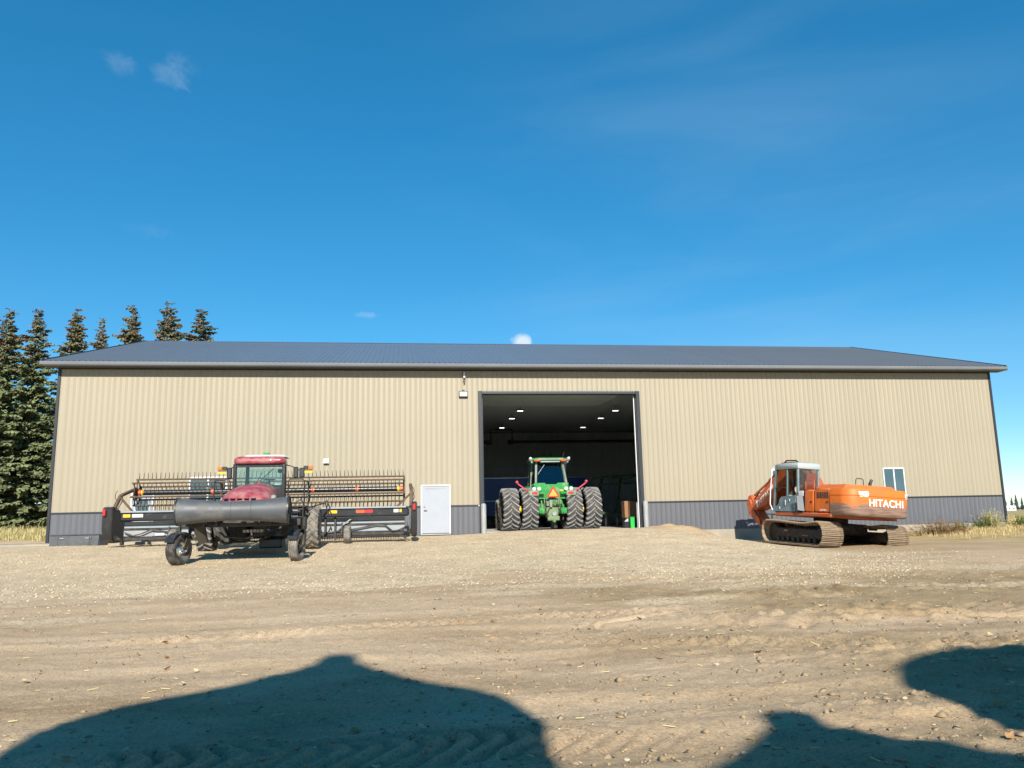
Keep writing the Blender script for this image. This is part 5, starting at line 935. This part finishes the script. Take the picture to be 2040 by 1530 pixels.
# ------------------------------------------------------------------ weeds, grass, litter
def blades(n, xs, ys, h0, h1, wd, mt, name, lean=.5, seed=1, curve=.3):
    g = np.random.default_rng(seed); x = xs(g, n); y = ys(g, n); z = ground_z(x, y)-.01; h = g.uniform(h0, h1, n); a = g.uniform(0, 6.283, n); l = np.abs(g.normal(0, lean, n)); w_ = wd*g.uniform(.6, 1.3, n)
    dx, dy = np.cos(a)*l, np.sin(a)*l; sx, sy = -np.sin(a)*w_, np.cos(a)*w_
    P = np.stack([np.stack([x-sx, y-sy, z], -1), np.stack([x+sx, y+sy, z], -1), np.stack([x+dx*h*.5+sx*.7, y+dy*h*.5+sy*.7, z+h*.55], -1), np.stack([x+dx*h*.5-sx*.7, y+dy*h*.5-sy*.7, z+h*.55], -1), np.stack([x+dx*h*(1+curve), y+dy*h*(1+curve), z+h*.92], -1)], 1)
    k = np.arange(n)[:, None]*5; Fq = np.concatenate([k+[0, 1, 2, 3]], 0); me = bpy.data.meshes.new(name)
    V = P.reshape(-1, 3); F = [tuple(r) for r in Fq]+[tuple(r) for r in (k+[3, 2, 4])]
    me.from_pydata(V.tolist(), [], F); me.materials.append(MATS[mt]); return me
U_ = lambda a, b: (lambda g, n: g.uniform(a, b, n))
dg = put('dry_grass', blades(4500, lambda g, n: 15.5+np.abs(g.normal(0, 5.5, n)), lambda g, n: -.3-np.abs(g.normal(0, 1.6, n)), .06, .26, .008, 'straw', 'dry_grass', .6, 4), kind='stuff'); tag(dg, 'dry straw coloured grass along the right end of the wall', 'grass')
dg2 = put('dry_grass', blades(9000, lambda g, n: 22.5+g.exponential(9, n), lambda g, n: g.uniform(-9, 30, n), .15, .5, .015, 'straw', 'dry_grass', .5, 5), kind='stuff'); tag(dg2, 'tall dry field grass beyond the right corner of the shed', 'grass')
dg3 = put('dry_grass', blades(7000, lambda g, n: -22.3-g.exponential(6, n), lambda g, n: g.uniform(6, 26, n), .2, .6, .02, 'weed_pale', 'dry_grass', .5, 6), kind='stuff'); tag(dg3, 'dry brown grass under the spruces on the left', 'grass')
def weed(x, y, rx, ry, h, n, mt, lab, name='weed_clump', sd=1, ls=1., grp='weeds along the right end of the wall', cat='weeds'):
    z = GZ(x, y); o = thing(name, (x, y, z), lab, cat, grp); g = np.random.default_rng(sd); Q = []; ST = MB()
    for i in range(n):
        bx, by = g.normal(0, .33)*rx, g.normal(0, .33)*ry; hh_ = h*g.uniform(.35, 1.0)*(1-.35*min(1, math.hypot(bx/rx, by/ry))); tip = np.array([bx*1.5+g.normal(0, .12)*h, by*1.4+g.normal(0, .12)*h, hh_]); b0 = np.array([bx, by, -.02])
        ST.sweep([tuple(b0), tuple((b0+tip)/2+g.normal(0, .03, 3)), tuple(tip)], [.006, .005, .003], 3, False)
        for j in range(14):
            u = g.uniform(.12, 1); p = b0+(tip-b0)*u; d = g.normal(0, 1, 3); d[2] = d[2]*.5+.15; d /= np.linalg.norm(d); L_ = ls*g.uniform(.05, .13)*(1.15-.4*u); s = np.cross(d, [0, 0, 1])+g.normal(0, .3, 3); s = s/np.linalg.norm(s)*L_*.22; Q.append((p, p+d*L_*.5-s, p+d*L_, p+d*L_*.5+s))
    Q = np.array(Q).reshape(-1, 3); ST.build('stem', mt, o); put('foliage', raw('foliage', Q, np.arange(len(Q)).reshape(-1, 4), mt), o, 'stuff')
weed(16.7, -1.9, 1.25, .9, .85, 170, 'weed_dead', 'brown heap of dead weeds behind the right track of the excavator', 'dead_weed_heap', 1)
weed(17.7, -1.7, .8, .6, .45, 70, 'weed_dead', 'low brown tail end of the dead weed heap', 'dead_weed_heap', 2)
weed(15.4, -1.0, .9, .5, .45, 60, 'weed_pale', 'pale dry weeds at the wall just behind the excavator counterweight', sd=3)
weed(18.55, -.7, .45, .4, .55, 70, 'weed_green', 'small green weed clump left of the tall weeds by the wall', sd=4)
weed(19.7, -.6, .40, .4, .45, 40, 'weed_green', 'green weed clump at the foot of the pale bushy weeds', sd=5)
weed(20.3, -.6, .75, .5, 1.0, 110, 'weed_pale', 'tall pale green weeds close to the right wall corner', sd=6)
weed(20.1, -.7, .35, .35, .85, 60, 'weed_green', 'upright green weeds inside the tall pale weeds', sd=7)
weed(22.2, -.4, .75, .6, .75, 120, 'weed_green', 'green weed clump beyond the right wall corner', sd=8); weed(23.4, .2, .8, .6, .6, 80, 'weed_pale', 'pale weed clump at the right picture edge', sd=9)
for i, (x, y, h, lab) in enumerate(((-36.5, 27, 2.2, 'brown leafless shrub at the left picture edge under the spruces'), (-33.8, 28, 1.8, 'brown shrub between the two leftmost spruce trunks'), (-31.0, 27, 2.3, 'brown shrub right of the second spruce trunk'), (-28.6, 28, 1.9, 'brown shrub beside the left corner of the shed'))):
    weed(x, y, 1.9, 1.2, h, 130, 'weed_dead' if i % 2 else 'bark', lab, 'dry_shrub', 20+i, 2.6, 'dry shrubs under the spruces', 'shrub')
# pebbles, clods and straw litter
OC = np.array([(1, 0, 0), (-1, 0, 0), (0, 1, 0), (0, -1, 0), (0, 0, 1), (0, 0, -1)], float); OF = np.array([(0, 2, 4), (2, 1, 4), (1, 3, 4), (3, 0, 4), (2, 0, 5), (1, 2, 5), (3, 1, 5), (0, 3, 5)])
def scatter(name, n, x, y, s0, s1, mt, lab, cat, seed, flat=.6, pw_=2.5):
    g = np.random.default_rng(seed); s = s0+(s1-s0)*g.uniform(0, 1, n)**pw_; V = OC[None]*np.stack([s*g.uniform(.6, 1.4, n), s*g.uniform(.6, 1.4, n), s*flat*g.uniform(.6, 1.2, n)], -1)[:, None, :]
    V = V+g.normal(0, .22, V.shape)*s[:, None, None]; a = g.uniform(0, 6.283, n); ca, sa = np.cos(a)[:, None], np.sin(a)[:, None]; Xx = V[..., 0]*ca-V[..., 1]*sa; Yy = V[..., 0]*sa+V[..., 1]*ca
    V = np.stack([Xx+x[:, None], Yy+y[:, None], V[..., 2]+(ground_z(x, y)+s*flat*.25)[:, None]], -1); F = (OF[None]+np.arange(n)[:, None, None]*6).reshape(-1, 3)
    o = put(name, raw(name, V, F, mt), kind='stuff'); tag(o, lab, cat); return o
g = np.random.default_rng(5)
n = 9000; y = -17+g.uniform(0, 1, n)**1.5*15; x = g.uniform(-20, 6, n); scatter('gravel', n, x, y, .008, .035, 'pale_stone', 'loose pale gravel stones on the drive before the shed', 'gravel', 1)
n = 2600; y = g.normal(-17.0, 1.1, n); x = g.uniform(-18, 7, n); scatter('gravel', n, x, y, .008, .028, 'pale_stone', 'scattered pale gravel along the edge of the brown dirt', 'gravel', 2)
n = 2000; t = g.uniform(0, 1, n); x = 1+t*8+g.normal(0, .8, n); y = -18.5+t*7.0+g.normal(0, 1.2, n); scatter('gravel', n, x, y, .008, .034, 'pale_stone', 'spilled pale gravel in front of the excavator', 'gravel', 8)
n = 6500; d = 5+g.uniform(0, 1, n)**1.3*15; y = -35+d; x = CAM.x+d*g.uniform(-.55, .9, n); scatter('dirt_clods', n, x, y, .004, .030, 'clod', 'small loose clods and grit on the brown dirt', 'dirt', 3, .7, 4)
n = 2000; d = 5+g.uniform(0, 1, n)*16; y = -35+d; x = CAM.x+d*g.uniform(.0, .95, n); scatter('dirt_clods', n, x, y, .006, .045, 'clod', 'bigger broken clods on the right of the dirt yard', 'dirt', 4, .7, 3)
n = 400; d = 5+g.uniform(0, 1, n)*16; y = -35+d; x = CAM.x+d*g.uniform(-.55, .9, n); scatter('pebbles', n, x, y, .006, .026, 'stone', 'pale pebbles sprinkled over the brown dirt', 'pebbles', 6, .6, 3)
st = put('straw_bits', None) if False else None
n = 600; d = 5+g.uniform(0, 1, n)*16; sy = -35+d; sx_ = CAM.x+d*g.uniform(-.55, .9, n); a = g.uniform(0, 6.283, n); l = g.uniform(.02, .10, n); wv = .0028+.0*l; z = ground_z(sx_, sy)+.012; zz = ground_z(sx_+np.cos(a)*l, sy+np.sin(a)*l)+.012
V = np.stack([np.stack([sx_, sy, z], -1), np.stack([sx_+np.cos(a)*l, sy+np.sin(a)*l, zz], -1), np.stack([sx_+np.cos(a)*l-np.sin(a)*wv*2, sy+np.sin(a)*l+np.cos(a)*wv*2, zz+.006], -1), np.stack([sx_-np.sin(a)*wv*2, sy+np.cos(a)*wv*2, z+.006], -1)], 1)
o = put('straw_litter', raw('straw_litter', V, np.arange(4*n).reshape(-1, 4), 'straw'), kind='stuff'); tag(o, 'thin straw bits littering the brown dirt', 'straw')
# single leaves and stones large enough to pick out
def leaf_mesh(seed, mt):
    g = random.Random(seed); V = []; n = 7
    for i in range(n):
        t = i/(n-1); w_ = math.sin(math.pi*t**.8)*.32*g.uniform(.8, 1.15)+.01; c = g.uniform(-.05, .05)+.22*(t-.5)**2*4
        V += [(-w_, t-.5, c+w_*.5), (0, t-.5, c), (w_, t-.5, c+w_*.6*g.uniform(.3, 1.2))]
    F = [(3*i+j, 3*i+j+1, 3*i+j+4, 3*i+j+3) for i in range(n-1) for j in (0, 1)]
    return raw('leaf', V, F, mt, True)
LM = [leaf_mesh(i, 'leaf_dry' if i % 3 else 'leaf_pale') for i in range(6)]
rnd = random.Random(9)
for i in range(64):
    d = 5.4+rnd.random()**1.4*11; y = -35+d; x = CAM.x+d*(rnd.uniform(-.5, .85)); s = rnd.uniform(.05, .12)
    o = put('fallen_leaf', LM[i % 6], loc=(x, y, GZ(x, y)+.018), rot=(rnd.uniform(-.4, .4), rnd.uniform(-.4, .4), rnd.uniform(0, 6.28))); o.scale = (s, s, s*.8); tag(o, 'small curled dry leaf lying on the brown dirt', 'leaf', 'fallen leaves on the dirt')
def stone_mesh(seed):
    g = random.Random(seed); m = MB().ball((0, 0, 0), 1, 9, (1, .75, .5)); m.v = [tuple(c*(1+g.uniform(-.16, .16)) for c in v) for v in m.v]; return m.mesh('stone', 'stone')
SM = [stone_mesh(i) for i in range(4)]
for i in range(24):
    d = 5.4+rnd.random()**1.3*12; y = -35+d; x = CAM.x+d*(rnd.uniform(-.5, .85)); s = rnd.uniform(.015, .04)
    o = put('stone', SM[i % 4], loc=(x, y, GZ(x, y)+s*.25), rot=(0, 0, rnd.uniform(0, 6.28))); o.scale = (s, s, s); tag(o, 'small rounded stone half sunk in the brown dirt', 'stone', 'stones on the dirt')
